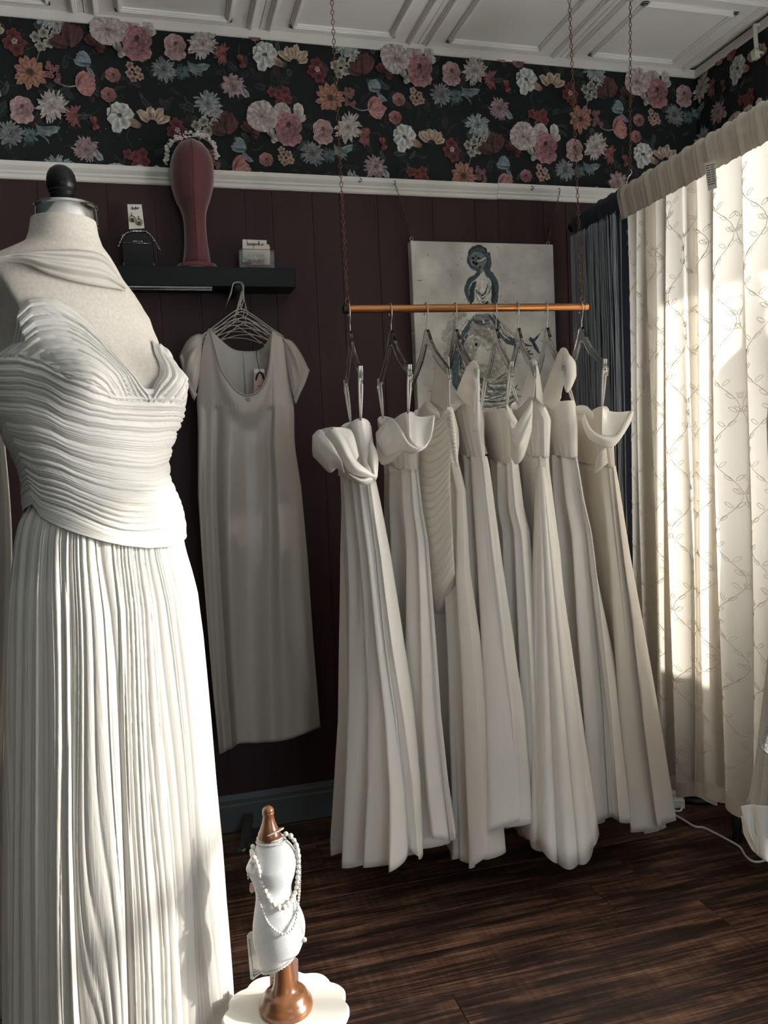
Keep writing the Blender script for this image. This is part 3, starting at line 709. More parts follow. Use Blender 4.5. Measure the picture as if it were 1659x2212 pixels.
patch(g, 'collar', [(801, 950, 2.15), (811, 968, 2.13), (817, 992, 2.11), (815, 1030, 2.08)], [(794, 996, 2.13), (796, 1002, 2.11), (801, 1012, 2.09), (806, 1030, 2.08)], 'satin', bulge=.012)
patch(g, 'waist_fold', [(752, 1022, 2.08), (778, 1034, 2.07), (802, 1030, 2.075), (815, 1028, 2.09)], [(765, 1036, 2.085), (780, 1045, 2.08), (790, 1047, 2.08), (801, 1044, 2.09)], 'satin', bulge=.014)

# -- gown 2: corset bodice with draped loop at the neckline
g, F_ = gown(1, 'ivory gown with boned corset bodice and loose satin neckline loop, second from left',
    [(884, 890), (893, 950), (897, 1017), (905, 1100), (915, 1167), (925, 1350), (935, 1545), (950, 1700), (965, 1813)], None,
    'crepe', (897, 1017), (882, 889), (826, 899), .10, .09, (4, 7), .040, 8, .002)
patch(g, 'draped_collar', [(836, 915, 2.16), (852, 908, 2.13), (868, 930, 2.08), (885, 958, 2.04), (912, 968, 2.02), (932, 940, 2.03), (939, 900, 2.05)], [(812, 950, 2.18), (832, 985, 2.13), (868, 975, 2.07), (888, 980, 2.04), (905, 976, 2.02), (925, 958, 2.03), (930, 905, 2.06)], 'satin', n=34, bulge=.014, ripple=(1.5, .003))
patch(g, 'sleeve', [(812, 935, 2.20), (835, 908, 2.17), (852, 910, 2.14), (866, 945, 2.09)], [(816, 988, 2.20), (826, 1004, 2.17), (845, 998, 2.13), (866, 978, 2.09)], 'satin', bulge=.03, ripple=(2, .004))
patch(g, 'bodice_lining', [(882, 892, 2.10), (905, 900, 2.09), (925, 899, 2.08), (938, 897, 2.07)], [(884, 945, 2.06), (900, 966, 2.05), (918, 966, 2.05), (932, 945, 2.05)], 'satin', bulge=-.012)

# -- gown 3: ruched chiffon with gathered centre seam
g, F_ = gown(2, 'chiffon gown with ruched bodice gathered along a centre seam, third from left on the bar',
    [(967, 879), (980, 930), (984, 960), (981, 995), (996, 1059), (998, 1131), (999, 1237), (1019, 1454), (1026, 1545), (1038, 1750), (1043, 1861)], None,
    'chiffon', (983, 1003), (968, 878), (905, 884), .06, .10, (4, 9), .036, 14, .005, (5, 17), hem_lobe=.03, loops=False)
swag(g, 'ruched_front', [(966, 885, 2.085), (974, 960, 2.07), (972, 1040, 2.07), (976, 1130, 2.07), (982, 1230, 2.12), (988, 1330, 2.27)], [(905, 900, 2.22), (893, 960, 2.24), (888, 1040, 2.25), (890, 1130, 2.25), (900, 1230, 2.27), (925, 1330, 2.38)], 'chiffon', 27, .0075, .085, 260)
for k in range(14):
    t = k/13; y0 = 886+t*105; path = smooth_path([atY(966+t*14, y0, 2.075), atY(974+t*12, y0+5, 2.064), atY(981+t*6, y0+17, 2.075)], 8)
    MB().tube(path, [.002+.0035*sin(pi*j/7) for j in range(8)], 6).build('gathered_seam', MAT['chiffon'], g)
patch(g, 'wide_strap', [(942, 775, 2.22), (952, 780, 2.20), (966, 780, 2.16), (970, 800, 2.12)], [(930, 868, 2.22), (942, 880, 2.18), (955, 888, 2.13), (966, 885, 2.09)], 'chiffon', bulge=.012, ripple=(2, .003))
patch(g, 'wide_strap', [(964, 772, 2.13), (967, 770, 2.11), (970, 772, 2.09)], [(966, 880, 2.10), (969, 878, 2.09), (972, 880, 2.08)], 'crepe', bulge=.002, n=8)
patch(g, 'shoulder_ruffle', [(905, 886, 2.22), (920, 868, 2.19), (934, 878, 2.15), (948, 890, 2.12)], [(900, 905, 2.22), (915, 902, 2.19), (932, 905, 2.14), (950, 903, 2.11)], 'chiffon', bulge=.018)

# -- gown 4: halter with a wide strap over the hanger
g, F_ = gown(3, 'ivory gown with broad gathered strap over its hanger tip, fourth from left',
    [(1022, 862), (1030, 900), (1034, 936), (1045, 1010), (1058, 1150), (1076, 1350), (1091, 1540), (1096, 1700), (1098, 1783)], None,
    'crepe', (1038, 990), (1022, 862), (985, 872), .115, .10, (4, 9), .042, 21, .004, loops=False)
patch(g, 'wide_strap', [(1005, 800, 2.12), (1016, 783, 2.10), (1026, 779, 2.075), (1034, 790, 2.06)], [(985, 850, 2.14), (1000, 868, 2.11), (1016, 882, 2.075), (1024, 895, 2.06)], 'chiffon', bulge=.008, ripple=(3, .0025), n=30, m=22)
patch(g, 'strap_tail', [(1022, 795, 2.075), (1030, 793, 2.065), (1036, 800, 2.06)], [(1022, 932, 2.075), (1029, 934, 2.065), (1035, 933, 2.06)], 'crepe', bulge=.006, n=10, m=20)

# -- gown 5: straight neckline
g, F_ = gown(4, 'plain ivory gown with straight neckline and seamed front, fourth from right on the bar',
    [(1093, 881), (1104, 940), (1106, 1003), (1115, 1100), (1128, 1150), (1142, 1350), (1154, 1540), (1162, 1650), (1168, 1740)], None,
    'crepe', (1106, 1003), (1093, 881), (1037, 885), .15, .12, (4, 7), .042, 30, .002, dip=.004)
patch(g, 'neck_edge', [(1094, 873, 2.10), (1102, 884, 2.11), (1118, 910, 2.13)], [(1094, 884, 2.10), (1102, 905, 2.11), (1114, 922, 2.13)], 'satin', bulge=.004, n=10)

# -- gown 6: cowl with thin crossed straps
g, F_ = gown(5, 'ivory satin gown with pointed cup and soft cowl drape, third from right on the bar',
    [(1155, 857), (1172, 890), (1179, 905), (1178, 1010), (1188, 1100), (1199, 1197), (1208, 1400), (1217, 1540), (1212, 1700), (1205, 1843)], None,
    'satin', (1160, 990), (1154, 857), (1118, 868), .07, .10, (5, 11), .032, 37, .003)
patch(g, 'cowl_drape', [(1150, 862, 2.09), (1130, 895, 2.08), (1110, 925, 2.09), (1100, 915, 2.12)], [(1148, 930, 2.07), (1132, 985, 2.06), (1115, 1003, 2.07), (1104, 985, 2.10)], 'satin', n=26, m=22, bulge=.03, ripple=(2.5, .005))
patch(g, 'cross_strap', [(1143, 782, 2.12), (1152, 775, 2.10), (1160, 782, 2.08)], [(1122, 880, 2.12), (1140, 862, 2.10), (1153, 860, 2.08)], 'crepe', bulge=.004)
patch(g, 'cross_strap', [(1156, 778, 2.10), (1164, 800, 2.10)], [(1158, 860, 2.09), (1176, 880, 2.12)], 'crepe', bulge=.003, n=10)
vpanel(g, 'train', [(1158, 1010, 2.16), (1164, 1008, 2.14), (1172, 1008, 2.13), (1178, 1010, 2.14)], [(1128, 1800, 2.13), (1160, 1825, 2.06), (1205, 1868, 2.02), (1245, 1872, 2.01), (1275, 1850, 2.03), (1294, 1802, 2.07)], 'satin', 4.5, .022)

# -- gown 7: one shoulder
g, F_ = gown(6, 'ivory gown with one broad shoulder sash and ruffle, second from right on the bar',
    [(1231, 865), (1236, 920), (1241, 987), (1255, 1080), (1271, 1150), (1296, 1350), (1321, 1540), (1334, 1680), (1343, 1768)], None,
    'crepe', (1241, 990), (1231, 865), (1165, 880), .115, .10, (4, 7), .044, 44, .002, loops=False, dip=.0)
patch(g, 'shoulder_sash', [(1203, 770, 2.13), (1212, 753, 2.11), (1222, 752, 2.085), (1230, 765, 2.07)], [(1166, 868, 2.17), (1182, 880, 2.13), (1198, 884, 2.09), (1208, 872, 2.07)], 'chiffon', bulge=.010, ripple=(2, .002), n=24, m=20)
patch(g, 'shoulder_ruffle', [(1218, 754, 2.09), (1232, 768, 2.075), (1243, 785, 2.07), (1245, 812, 2.075)], [(1214, 800, 2.085), (1218, 830, 2.075), (1224, 848, 2.07), (1234, 838, 2.075)], 'chiffon', bulge=.014, n=20)
patch(g, 'inner_strap', [(1207, 790, 2.10), (1214, 795, 2.09)], [(1206, 862, 2.10), (1212, 860, 2.09)], 'crepe', bulge=.002, n=6)

# -- gown 8: cowl neckline, chiffon
g, F_ = gown(7, 'chiffon gown with deep cowl collar and gathered waist, rightmost on the bar',
    [(1302, 877), (1312, 930), (1321, 996), (1341, 1150), (1347, 1197), (1368, 1350), (1391, 1540), (1410, 1680), (1425, 1790)], None,
    'chiffon', (1322, 1010), (1301, 877), (1245, 890), .105, .10, (4, 8), .036, 52, .004)
patch(g, 'cowl_collar', [(1262, 893, 2.14), (1276, 925, 2.09), (1300, 941, 2.05), (1330, 940, 2.04), (1352, 905, 2.06), (1362, 888, 2.08)], [(1255, 905, 2.14), (1270, 945, 2.09), (1298, 962, 2.05), (1326, 964, 2.04), (1358, 920, 2.05), (1369, 890, 2.07)], 'satin', n=36, bulge=.012, ripple=(1, .002))
patch(g, 'collar_lining', [(1301, 878, 2.11), (1318, 888, 2.11), (1340, 890, 2.10), (1360, 888, 2.09)], [(1300, 940, 2.07), (1314, 942, 2.07), (1330, 938, 2.07), (1350, 906, 2.07)], 'satin', bulge=-.008)
patch(g, 'shoulder_flounce', [(1234, 885, 2.20), (1250, 876, 2.18), (1268, 878, 2.15), (1282, 893, 2.12)], [(1232, 905, 2.20), (1248, 896, 2.18), (1264, 897, 2.15), (1280, 905, 2.12)], 'satin', bulge=.006)
for k in range(9):
    t = k/8; path = smooth_path([atY(1309+t*4, 968+t*30, 2.055), atY(1299, 978+t*30, 2.052), atY(1288-t*4, 996+t*26, 2.075)], 8)
    MB().tube(path, [.0015+.0028*sin(pi*j/7) for j in range(8)], 6).build('gathered_fold', MAT['chiffon'], g)
# ================================================================== the big dress form and its pleated gown (foreground left)
MAT['linen'] = mat('form_linen', (.52, .475, .415), .8, noise=(180, .10), bump=(900, .25, .001), sheen=.15)
MAT['pleat'] = cloth('pleated_silk_chiffon', (.68, .655, .60), .5, .20, spec=.45, bump=(60, .22, .004), stretch=(4, 4, .25), sheen=.3)
MAT['pleat_h'] = cloth('ruched_silk_chiffon', (.68, .655, .60), .45, .16, spec=.5, bump=(60, .22, .004), stretch=(.6, .6, 5), sheen=.3)
MAT['scarf'] = cloth('sheer_silk_scarf', (.62, .59, .53), .5, .30, spec=.35, bump=(40, .15, .004), stretch=(1, 1, 3))
DEP = 1.5
MA = atD(235, 1030, DEP)[:2]
wv = np.array([MA[0], MA[1], 0]); wv /= np.linalg.norm(wv); tv = np.array([wv[1], -wv[0], 0])
BETA = radians(30)
FV = -wv*cos(BETA)+tv*sin(BETA); LV = tv*cos(BETA)+wv*sin(BETA)
def zpx(y, x=215): return float(atD(x, y, DEP)[2])
def prof_px(tab):
    out = []
    for y, xl, xr in tab:
        a, b = atD(xl, y, DEP), atD(xr, y, DEP); m = (a+b)/2
        out.append((float(m[2]), float(np.dot(m[:2]-MA, tv[:2])), float(np.dot((b-a)[:2], tv[:2])/2)))
    out.sort(); return np.array(out)
BODY = prof_px([(470, 75, 205), (490, 73, 208), (520, 69, 214), (543, 62, 223), (560, 34, 238), (580, 0, 252), (605, -28, 268), (640, -28, 298), (690, -12, 334), (735, -4, 354), (780, 0, 366), (830, 2, 392), (870, 10, 392), (900, 15, 390), (950, 38, 370), (1000, 60, 357), (1040, 70, 358), (1090, 70, 378), (1130, 58, 390), (1180, 50, 400), (1260, 45, 405)])
KZ = [zpx(1260), zpx(1130), zpx(1020), zpx(880), zpx(720), zpx(600), zpx(545), zpx(470)]
KV = [.82, .80, .74, .66, .56, .58, .80, .92]
ZBUST = zpx(835); ARMZ = zpx(835); ARML = .122
def body_ab(z):
    c = interp(z, BODY[:, 0], BODY[:, 1]); w = interp(z, BODY[:, 0], BODY[:, 2]); k = interp(z, KZ, KV)
    a = w/sqrt(cos(BETA)**2+k*k*sin(BETA)**2); return c, a, k*a
def body_pt(th, z, off=0.):
    c, a, b = body_ab(z); lat, dep = a*sin(th), b*cos(th)
    bust = sum(.045*exp(-((th-q)/radians(21))**2-((z-ZBUST)/.052)**2) for q in (radians(-30), radians(30)))
    dep += bust
    n = np.array([sin(th)/a, cos(th)/b]); n /= np.linalg.norm(n)
    lat += n[0]*off; dep += n[1]*off
    if z > ARMZ:
        lim = ARML+max(0, .06-(z-ARMZ))*1.2+off; lat = max(-lim, min(lim, lat))
    return np.array([MA[0], MA[1], 0])+tv*c+LV*lat+FV*dep+np.array([0, 0, z])
def hit(x, y):
    """depth along the view ray where the dress form's surface lies"""
    d = ray(x, y)
    for t in np.arange(1.2, 1.85, .002):
        P = _O+d*t; c, a, b = body_ab(float(P[2])); q = P-np.array([MA[0], MA[1], 0])-tv*c
        lat, dep = np.dot(q, LV), np.dot(q, FV)
        if (lat/a)**2+(dep/b)**2 < 1 and (abs(lat) < ARML+.01 or P[2] < ARMZ): return t
    return 1.5

form = thing('dress_form', 'cream linen dress form with chrome neck ring and black finial, wearing the pleated gown', 'dress form', (MA[0], MA[1], 0))
zs = np.linspace(zpx(1240), zpx(489), 110)
P = np.array([[body_pt(2*pi*k/120, z) for k in range(120)] for z in zs])
mb = MB().grid(P, cv=True); mb.f.append(tuple(109*120+k for k in range(120))); mb.m.append(0)
mb.build('torso', MAT['linen'], form, auto=50)
NC = (atD(77, 470, DEP)+atD(206, 470, DEP))/2
R_ = .0545
MB().lathe([(R_-.003, -.022), (R_+.0005, -.020), (R_+.001, -.016), (R_-.0005, -.013), (R_-.001, .012), (R_+.0008, .014), (R_+.0005, .018), (R_-.003, .020), (.02, .0215)], NC+np.array([.002, 0, .001]), 48).build('neck_ring', MAT['chrome'], form, auto=35)
fz = [(448, 17), (444, 19), (438, 17), (432, 16.5), (427, 20), (424, 24), (421, 25.5), (419, 24.5), (417, 25.5), (414, 28), (411, 27), (408, 29.5), (400, 31), (388, 30.5), (376, 28), (367, 23), (360, 14), (357, 3)]
z0 = zpx(448, 140)
MB().lathe([(r/1195., zpx(y, 140)-z0) for y, r in fz], (NC[0]-.003, NC[1], z0-.002), 36).build('finial', MAT['black_lacquer'], form, auto=50)
mb = MB().tube([(MA[0], MA[1], .03), (MA[0], MA[1], zpx(1230))], .016, 14); mb.build('stand_pole', MAT['black_lacquer'], form)
MB().lathe([(.17, 0), (.17, .012), (.05, .03), (.02, .05)], (MA[0], MA[1], 0), 32).build('stand_base', MAT['black_lacquer'], form, auto=40)

# ---- gown
wg = thing('wedding_gown', 'pleated ivory chiffon gown with ruched wrap bodice on the dress form', 'dress', (MA[0], MA[1], .02))
def inv(x, y):
    """angle round the form of the surface point seen at a pixel"""
    P = _O+ray(x, y)*hit(x, y); c, a, b = body_ab(float(P[2])); q = P-np.array([MA[0], MA[1], 0])-tv*c
    return atan2(float(np.dot(q, LV))/a, float(np.dot(q, FV))/b)
def curve(px, left, right):
    k = sorted([(inv(x, y), y) for x, y in px]); k = [(-pi, left)]+[(-2.1, left)]+[q for q in k if q[0] > -2]+[(1.9, right), (pi, left)]
    return [q[0] for q in k], [q[1] for q in k]
ztop_th, ztop_y = curve([(52, 700), (72, 680), (100, 675), (130, 678), (165, 696), (200, 726), (230, 766), (260, 806), (285, 842), (298, 860), (303, 880), (308, 862), (314, 838), (324, 800), (334, 762), (340, 744), (348, 740)], 850, 815)
zw_th, zw_y = curve([(30, 770), (52, 768), (80, 782), (116, 811), (174, 838), (231, 852), (289, 854), (340, 857), (375, 860)], 800, 850)
zb_th, zb_y = curve([(82, 1078), (101, 1104), (140, 1127), (179, 1143), (220, 1158), (260, 1170), (310, 1181), (356, 1185), (385, 1178)], 1100, 1150)
def ZT(th): return zpx(interp(th, ztop_th, ztop_y))
def ZW(th): return zpx(interp(th, zw_th, zw_y))
def ZB(th): return zpx(interp(th, zb_th, zb_y))
TCEN = inv(303, 860); TCL = inv(60, 700)
def ridge(p): f = p-floor(p); return (sin(pi*f))**.55
def saw(p): f = p-floor(p); return (f**.75)*(1-f**7)
Rm = random.Random(5)
def irregular(seed, n):
    """monotone phase with uneven spacing"""
    R = random.Random(seed); w = [R.uniform(.35, 2.1) for _ in range(n)]; c = np.concatenate([[0], np.cumsum(w)]); return c/c[-1], np.arange(n+1)
qx, qy = irregular(4, 16); qx2, qy2 = irregular(9, 46)
# wrap bodice
NR, NTH = 230, 260
P = np.zeros((NR, NTH, 3))
for k in range(NTH):
    th = -pi+2*pi*k/NTH; zt_, zb_ = ZW(th), ZB(th)
    for r in range(NR):
        q = r/(NR-1); z = zt_+(zb_-zt_)*q
        qq = q+.012*sin(2.3*th+5*q)+.008*sin(6*th+3)*sin(5*q)+.16*(th-.2)*q*(1-q)
        qq = min(1, max(0, qq)); amp = .55+.45*sin(5*th+11*q)
        a1 = ridge(interp(qq, qx, qy)); a2 = ridge(interp(qq, qx2, qy2))
        edge = min(1, q*14)*min(1, (1-q)*9)
        off = .0060+edge*(.0068*a1*(.6+.4*amp)+.0020*a2)+.004*(1-edge)
        P[r, k] = body_pt(th, z, off)
MB().grid(P, cv=True).build('bodice_wrap', MAT['pleat_h'], wg, thick=.0015)
# cups
for nm, t0, t1, n1 in (('cup', math.degrees(TCL)-45, math.degrees(TCEN)+1, 13), ('cup', math.degrees(TCEN)-1, math.degrees(TCEN)+68, 9)):
    nk = 120; nr = 110; P = np.zeros((nr, nk, 3)); ax, ay = irregular(20+n1, n1); bx, by = irregular(31+n1, n1*3)
    for k in range(nk):
        th = radians(t0+(t1-t0)*k/(nk-1)); a_, b_ = ZT(th), ZW(th)-.022
        a_ = max(a_, b_+.004)
        for r in range(nr):
            q = r/(nr-1); z = a_+(b_-a_)*q; hgt = (a_-b_)
            qq = min(1, max(0, q+.05*sin(3*th+2)*sin(pi*q)+.03*sin(9*th)*q*(1-q)))
            dist = (a_-z)/.16
            qq = min(1, (a_-z)/.20+.04*q)
            a1 = ridge(interp(qq, ax, ay)); a2 = ridge(interp(qq, bx, by)); e = min(1, q*10)
            P[r, k] = body_pt(th, z, .0035+e*(.0065*a1+.0028*a2)+.003*sin(pi*q))
    MB().grid(P).build(nm, MAT['pleat_h'], wg, thick=.0015)
# skirt
SK = prof_px([(1080, 72, 380), (1110, 52, 392), (1150, 42, 398), (1200, 36, 408), (1250, 30, 424), (1300, 26, 438), (1400, 22, 452), (1500, 19, 462), (1600, 16, 472), (1750, 12, 486), (1900, 10, 502), (2050, 9, 516), (2212, 8, 530), (2600, 6, 560)])
NT, NZ = 1100, 74
sx, sy = irregular(77, 34); tx, ty = irregular(78, 120)
P = np.zeros((NZ, NT, 3))
for k in range(NT):
    th = -pi+2*pi*k/NT; ztop = ZB(th)+.012
    for r in range(NZ):
        s_ = r/(NZ-1); z = ztop*(1-s_)+.012*s_
        c = interp(z, SK[:, 0], SK[:, 1]); w = interp(z, SK[:, 0], SK[:, 2])*.985; kk = .80+.08*s_
        a = w/sqrt(cos(BETA)**2+kk*kk*sin(BETA)**2); b = kk*a
        u = (th+pi)/(2*pi); u2 = (u+.010*sin(6*th+2*s_)+.004*sin(11*th+5*s_+1)) % 1.0
        a1 = saw(interp(u2, sx, sy)); a2 = ridge(interp((u2+.004*sin(9*s_+th*4)) % 1.0, tx, ty))
        A = interp(s_, [0, .05, .2, .5, 1], [.005, .009, .013, .018, .024]); B = interp(s_, [0, .2, .6, 1], [.0040, .0034, .0026, .002])
        off = -A*.75+A*a1+B*a2
        n = np.array([sin(th)/a, cos(th)/b]); n /= np.linalg.norm(n)
        lat, dep = a*sin(th)+n[0]*off, b*cos(th)+n[1]*off
        P[r, k] = np.array([MA[0], MA[1], 0])+tv*c+LV*lat+FV*dep+np.array([0, 0, z])
MB().grid(P, cv=True).build('skirt', MAT['pleat'], wg)
# sash tails at the back
def patchD(parent, name, A, B, mat_, n=26, m=14, bulge=.01, ripple=(0, 0), thick=.0014):
    a = smooth_path([atD(*p) for p in A], n); b = smooth_path([atD(*p) for p in B], n); d = -wv; P = np.zeros((n, m, 3))
    for i in range(n):
        for j in range(m):
            t = j/(m-1); u = i/(n-1)
            P[i, j] = a[i]*(1-t)+b[i]*t+d*(bulge*sin(pi*t)+ripple[1]*sin(2*pi*ripple[0]*t+1.5*u)*min(1, 6*t, 6*(1-t)))
    return MB().grid(P).build(name, MAT[mat_], parent, thick=thick)
patchD(wg, 'sash_tail', [(60, 978, 1.60), (59, 1030, 1.62), (56, 1090, 1.63)], [(74, 990, 1.59), (68, 1040, 1.61), (58, 1088, 1.62)], 'scarf')

# ---- scarf round the neck with a long tail behind
sc = thing('neck_scarf', 'sheer ivory scarf draped round the neck of the large dress form', 'scarf', (MA[0], MA[1], zpx(590)))
top = [(-90, 612), (-40, 578), (0, 561), (30, 551), (60, 545), (100, 541), (150, 540), (190, 542), (215, 548), (232, 560), (246, 582), (258, 603), (270, 622)]
bot = [(-90, 640), (-40, 590), (0, 567), (30, 566), (60, 572), (100, 590), (150, 605), (190, 614), (215, 618), (232, 621), (246, 623), (258, 625), (271, 629)]
A_ = [(x, y, hit(min(max(x, -60), 250), y+(8 if x > 220 else 4))-.016) for x, y in top]; B_ = [(x, y, hit(min(max(x, -60), 262), y+6)-.010) for x, y in bot]
A_[-1] = (270, 622, A_[-3][2]+.03); A_[-2] = (258, 603, A_[-3][2]+.015); B_[-1] = (271, 629, B_[-3][2]+.03)
patchD(sc, 'neck_drape', A_, B_, 'scarf', 60, 30, .018, (3.2, .0035))
patchD(sc, 'tail', [(-75, 820, 1.78), (-70, 1180, 1.76), (-70, 1700, 1.74), (-70, 2200, 1.72)], [(-6, 820, 1.76), (26, 1180, 1.74), (8, 1700, 1.73), (4, 2200, 1.72)], 'scarf', 40, 22, .0, (2, .012))
# ================================================================== curtains on the right
MAT['sheer'] = cloth('ivory_slub_sheer', (.74, .685, .595), .8, .68, .07, spec=.1, bump=(35, .25, .002), stretch=(1, 6, 40), sheen=.1, noise=(60, .06))
MAT['header'] = cloth('ivory_sheer_doubled', (.60, .55, .47), .85, .22, 0, spec=.15, bump=(50, .2, .002), stretch=(1, 6, 1))
MAT['thread'] = cloth('ivory_embroidery_thread', (.74, .69, .60), .6, .5, 0, bump=(200, .1, .001))
MAT['navy'] = cloth('slate_blue_voile', (.045, .056, .072), .8, .25, 0, spec=.2, bump=(60, .2, .002), stretch=(1, 8, 1))
MAT['string'] = cloth('slate_string', (.50, .53, .58), .6, .4, 0, bump=(100, .1, .001))
rod = thing('curtain_rod', 'black curtain rod with round knob, hung from the ceiling by a chain', 'curtain rod', (XCUR, 2.0, ZROD))
MB().tube([(XCUR, 2.765, ZROD), (XCUR, 1.10, ZROD)], .0105, 14).build('pole', MAT['black_matte'], rod, auto=40)
mb = MB().ball((XCUR, 2.785, ZROD), .0175, 16, 12); mb.tube([(XCUR, 2.772, ZROD), (XCUR, 2.758, ZROD)], .013, 14); mb.build('finial', MAT['black_lacquer'], rod)
hk = [(XCUR+.001, 2.402, ZROD+.075), (XCUR+.001, 2.395, ZROD+.062), (XCUR-.012, 2.398, ZROD+.045), (XCUR-.016, 2.402, ZROD+.01), (XCUR-.006, 2.402, ZROD-.013), (XCUR+.012, 2.402, ZROD-.008)]
MB().tube(smooth_path(hk, 16), .0016, 6).build('hook', MAT['steel'], rod)
ch = chain('suspension_chain', (XCUR, 2.375, ZC-.055), (XCUR+.001, 2.402, ZROD+.072), 'thin brass chain from a ceiling ring down to the curtain rod')
rg = MB().tube([(XCUR+.013*cos(q), 2.372, ZC-.042+.014*sin(q)) for q in np.linspace(0, 2*pi, 17)[:-1]], .0016, 6, closed=True)
rg.tube([(XCUR-.004, 2.372, ZC-.001), (XCUR-.002, 2.372, ZC-.028)], .0009, 5); rg.tube([(XCUR+.006, 2.372, ZC-.001), (XCUR+.003, 2.372, ZC-.028)], .0009, 5)
rg.build('ceiling_ring', MAT['steel'], ch)

def fold_fn(seed):
    R = random.Random(seed); K = 60; a = [R.uniform(.35, 1.25) for _ in range(K)]; p = [R.uniform(.75, 1.3) for _ in range(K)]; c = np.concatenate([[0], np.cumsum(p)])
    return a, c
class Curtain:
    def __init__(s, y0, y1, ztop, zbot, seed, period, amp, xoff=0., flare=.0):
        s.y0, s.y1, s.zt, s.zb, s.per, s.amp, s.xo = y0, y1, ztop, zbot, period, amp, xoff; s.a, s.c = fold_fn(seed); s.n = (y0-y1)/period; s.flare = flare; s.seed = seed
    def pt(s, u, z, off=0.):
        """u in 0..1 across, z height; room side is -x"""
        f = u*s.n; ph = interp(f, s.c/np.mean(np.diff(s.c)), np.arange(len(s.c))); k = int(ph) % len(s.a); fr = ph-floor(ph)
        a0 = s.a[k]*(1-fr)+s.a[(k+1) % len(s.a)]*fr
        low = (s.zt-z)/(s.zt-s.zb)
        A = s.amp*(.55+.6*low)*a0; w = 2*pi*ph+.5*sin(2.1*low+k*1.3)*low
        y = s.y0+(s.y1-s.y0)*u+.36*s.per*a0*(.5+.5*low)*sin(w)+s.flare*low*(u-.5)+.008*sin(3*low+ph)
        x = XCUR+s.xo+.012+A*cos(w)-.022*low*sin(pi*u)+.006*sin(5*low+ph*2)
        return np.array([x-off, y, z])
    def hem(s, u): return s.zb+.014*sin(7*u+s.seed)+.008*sin(23*u)
    def cloth(s, parent, mat_, nu=320, nz=54, name='drop'):
        P = np.zeros((nu, nz, 3))
        for i in range(nu):
            u = i/(nu-1)
            for j in range(nz):
                t = j/(nz-1); P[i, j] = s.pt(u, s.zt*(1-t)+s.hem(u)*t)
        return MB().grid(P).build(name, MAT[mat_], parent)
    def header(s, parent, mat_, r=.021, drop=.075, nu=520):
        """gathered rod pocket round the pole with a stitched lower edge on the room side"""
        R = random.Random(s.seed+3); ph = [R.uniform(0, 6) for _ in range(4)]; n = 19; P = np.zeros((nu, n, 3))
        for i in range(nu):
            u = i/(nu-1); y = s.y0+(s.y1-s.y0)*u
            ru = .5*sin(2*pi*(y/.027)+ph[0]+2*sin(y*31))+.3*sin(2*pi*(y/.0141)+ph[1])+.45*sin(2*pi*y/.061+ph[2])
            for j in range(n):
                t = j/(n-1)
                if t < .55:
                    a = pi*(t/.55); rr = r+.0065*ru*(.35+t); x, z = XCUR+rr*cos(a), ZROD+.004+rr*1.25*sin(a)
                else:
                    q = (t-.55)/.45; x = XCUR-r-.0065*ru*.9*(1-.5*q)+.014*q; z = ZROD+.004-drop*q-.004*ru*q
                P[i, j] = (x, y+.006*ru*t, z)
        return MB().grid(P).build('rod_pocket', MAT[mat_], parent, thick=.001)
    def embroidery(s, parent, cols, zlo, zhi):
        mb = MB(); R = random.Random(s.seed)
        for c in range(cols):
            pts = []; side = 1 if c % 2 else -1
            for k in range(150):
                z = zlo+(zhi-zlo)*k/149; u = (c+.5)/cols+side*(.46/cols)*sin(2*pi*z/.235)
                if .01 < u < .99 and z > s.hem(u)+.01: pts.append((u, z))
                elif pts:
                    if len(pts) > 3: mb.tube([s.pt(a, b, .0010) for a, b in pts], .0008, 4, cap=False)
                    pts = []
            if len(pts) > 3: mb.tube([s.pt(a, b, .0010) for a, b in pts], .0008, 4, cap=False)
            z = zlo+.02
            while z < zhi:
                for sd in (-1, 1):
                    u = (c+.5)/cols+side*(.46/cols)*sin(2*pi*z/.235); du = .0095/max(.2, (s.y0-s.y1))
                    if .02 < u < .98 and z > s.hem(u)+.03:
                        ring = [s.pt(u+sd*du*(1+.75*cos(q))*.9, z+.010+.0055*sin(q)+.006*cos(q), .0012) for q in np.linspace(0, 2*pi, 8)[:-1]]
                        mb.tube(ring, .0007, 3, closed=True)
                z += .037
        return mb.build('embroidery', MAT['thread'], parent, kind='stuff')
cl = []
for (nm, y0, y1, zb_, seed, per, amp, lab) in (
    ('far', 2.455, 2.285, .205, 3, .060, .020, 'narrow embroidered sheer curtain panel next to the dark string curtain'),
    ('mid', 2.320, 2.075, .185, 8, .082, .020, 'sunlit embroidered sheer curtain panel in the middle of the window'),
    ('near', 2.105, 1.40, .215, 12, .110, .026, 'wide embroidered sheer curtain panel nearest the camera, with care label')):
    t = thing('sheer_curtain', lab, 'curtain', (XCUR, (y0+y1)/2, zb_), 'embroidered sheer curtains')
    c = Curtain(y0, y1, ZROD-.03, zb_, seed, per, amp, 0, .03); cl.append((t, c))
    dr = c.cloth(t, 'sheer', int(260+400*(y0-y1))); c.header(t, 'header'); c.embroidery(dr, max(2, int((y0-y1)/.055)), zb_+.03, ZROD-.1)
    P = np.array([[c.pt(i/159, c.hem(i/159)+z, .0015) for z in (0, .02, .045)] for i in range(160)])
    MB().grid(P).build('bottom_hem', MAT['header'], dr)
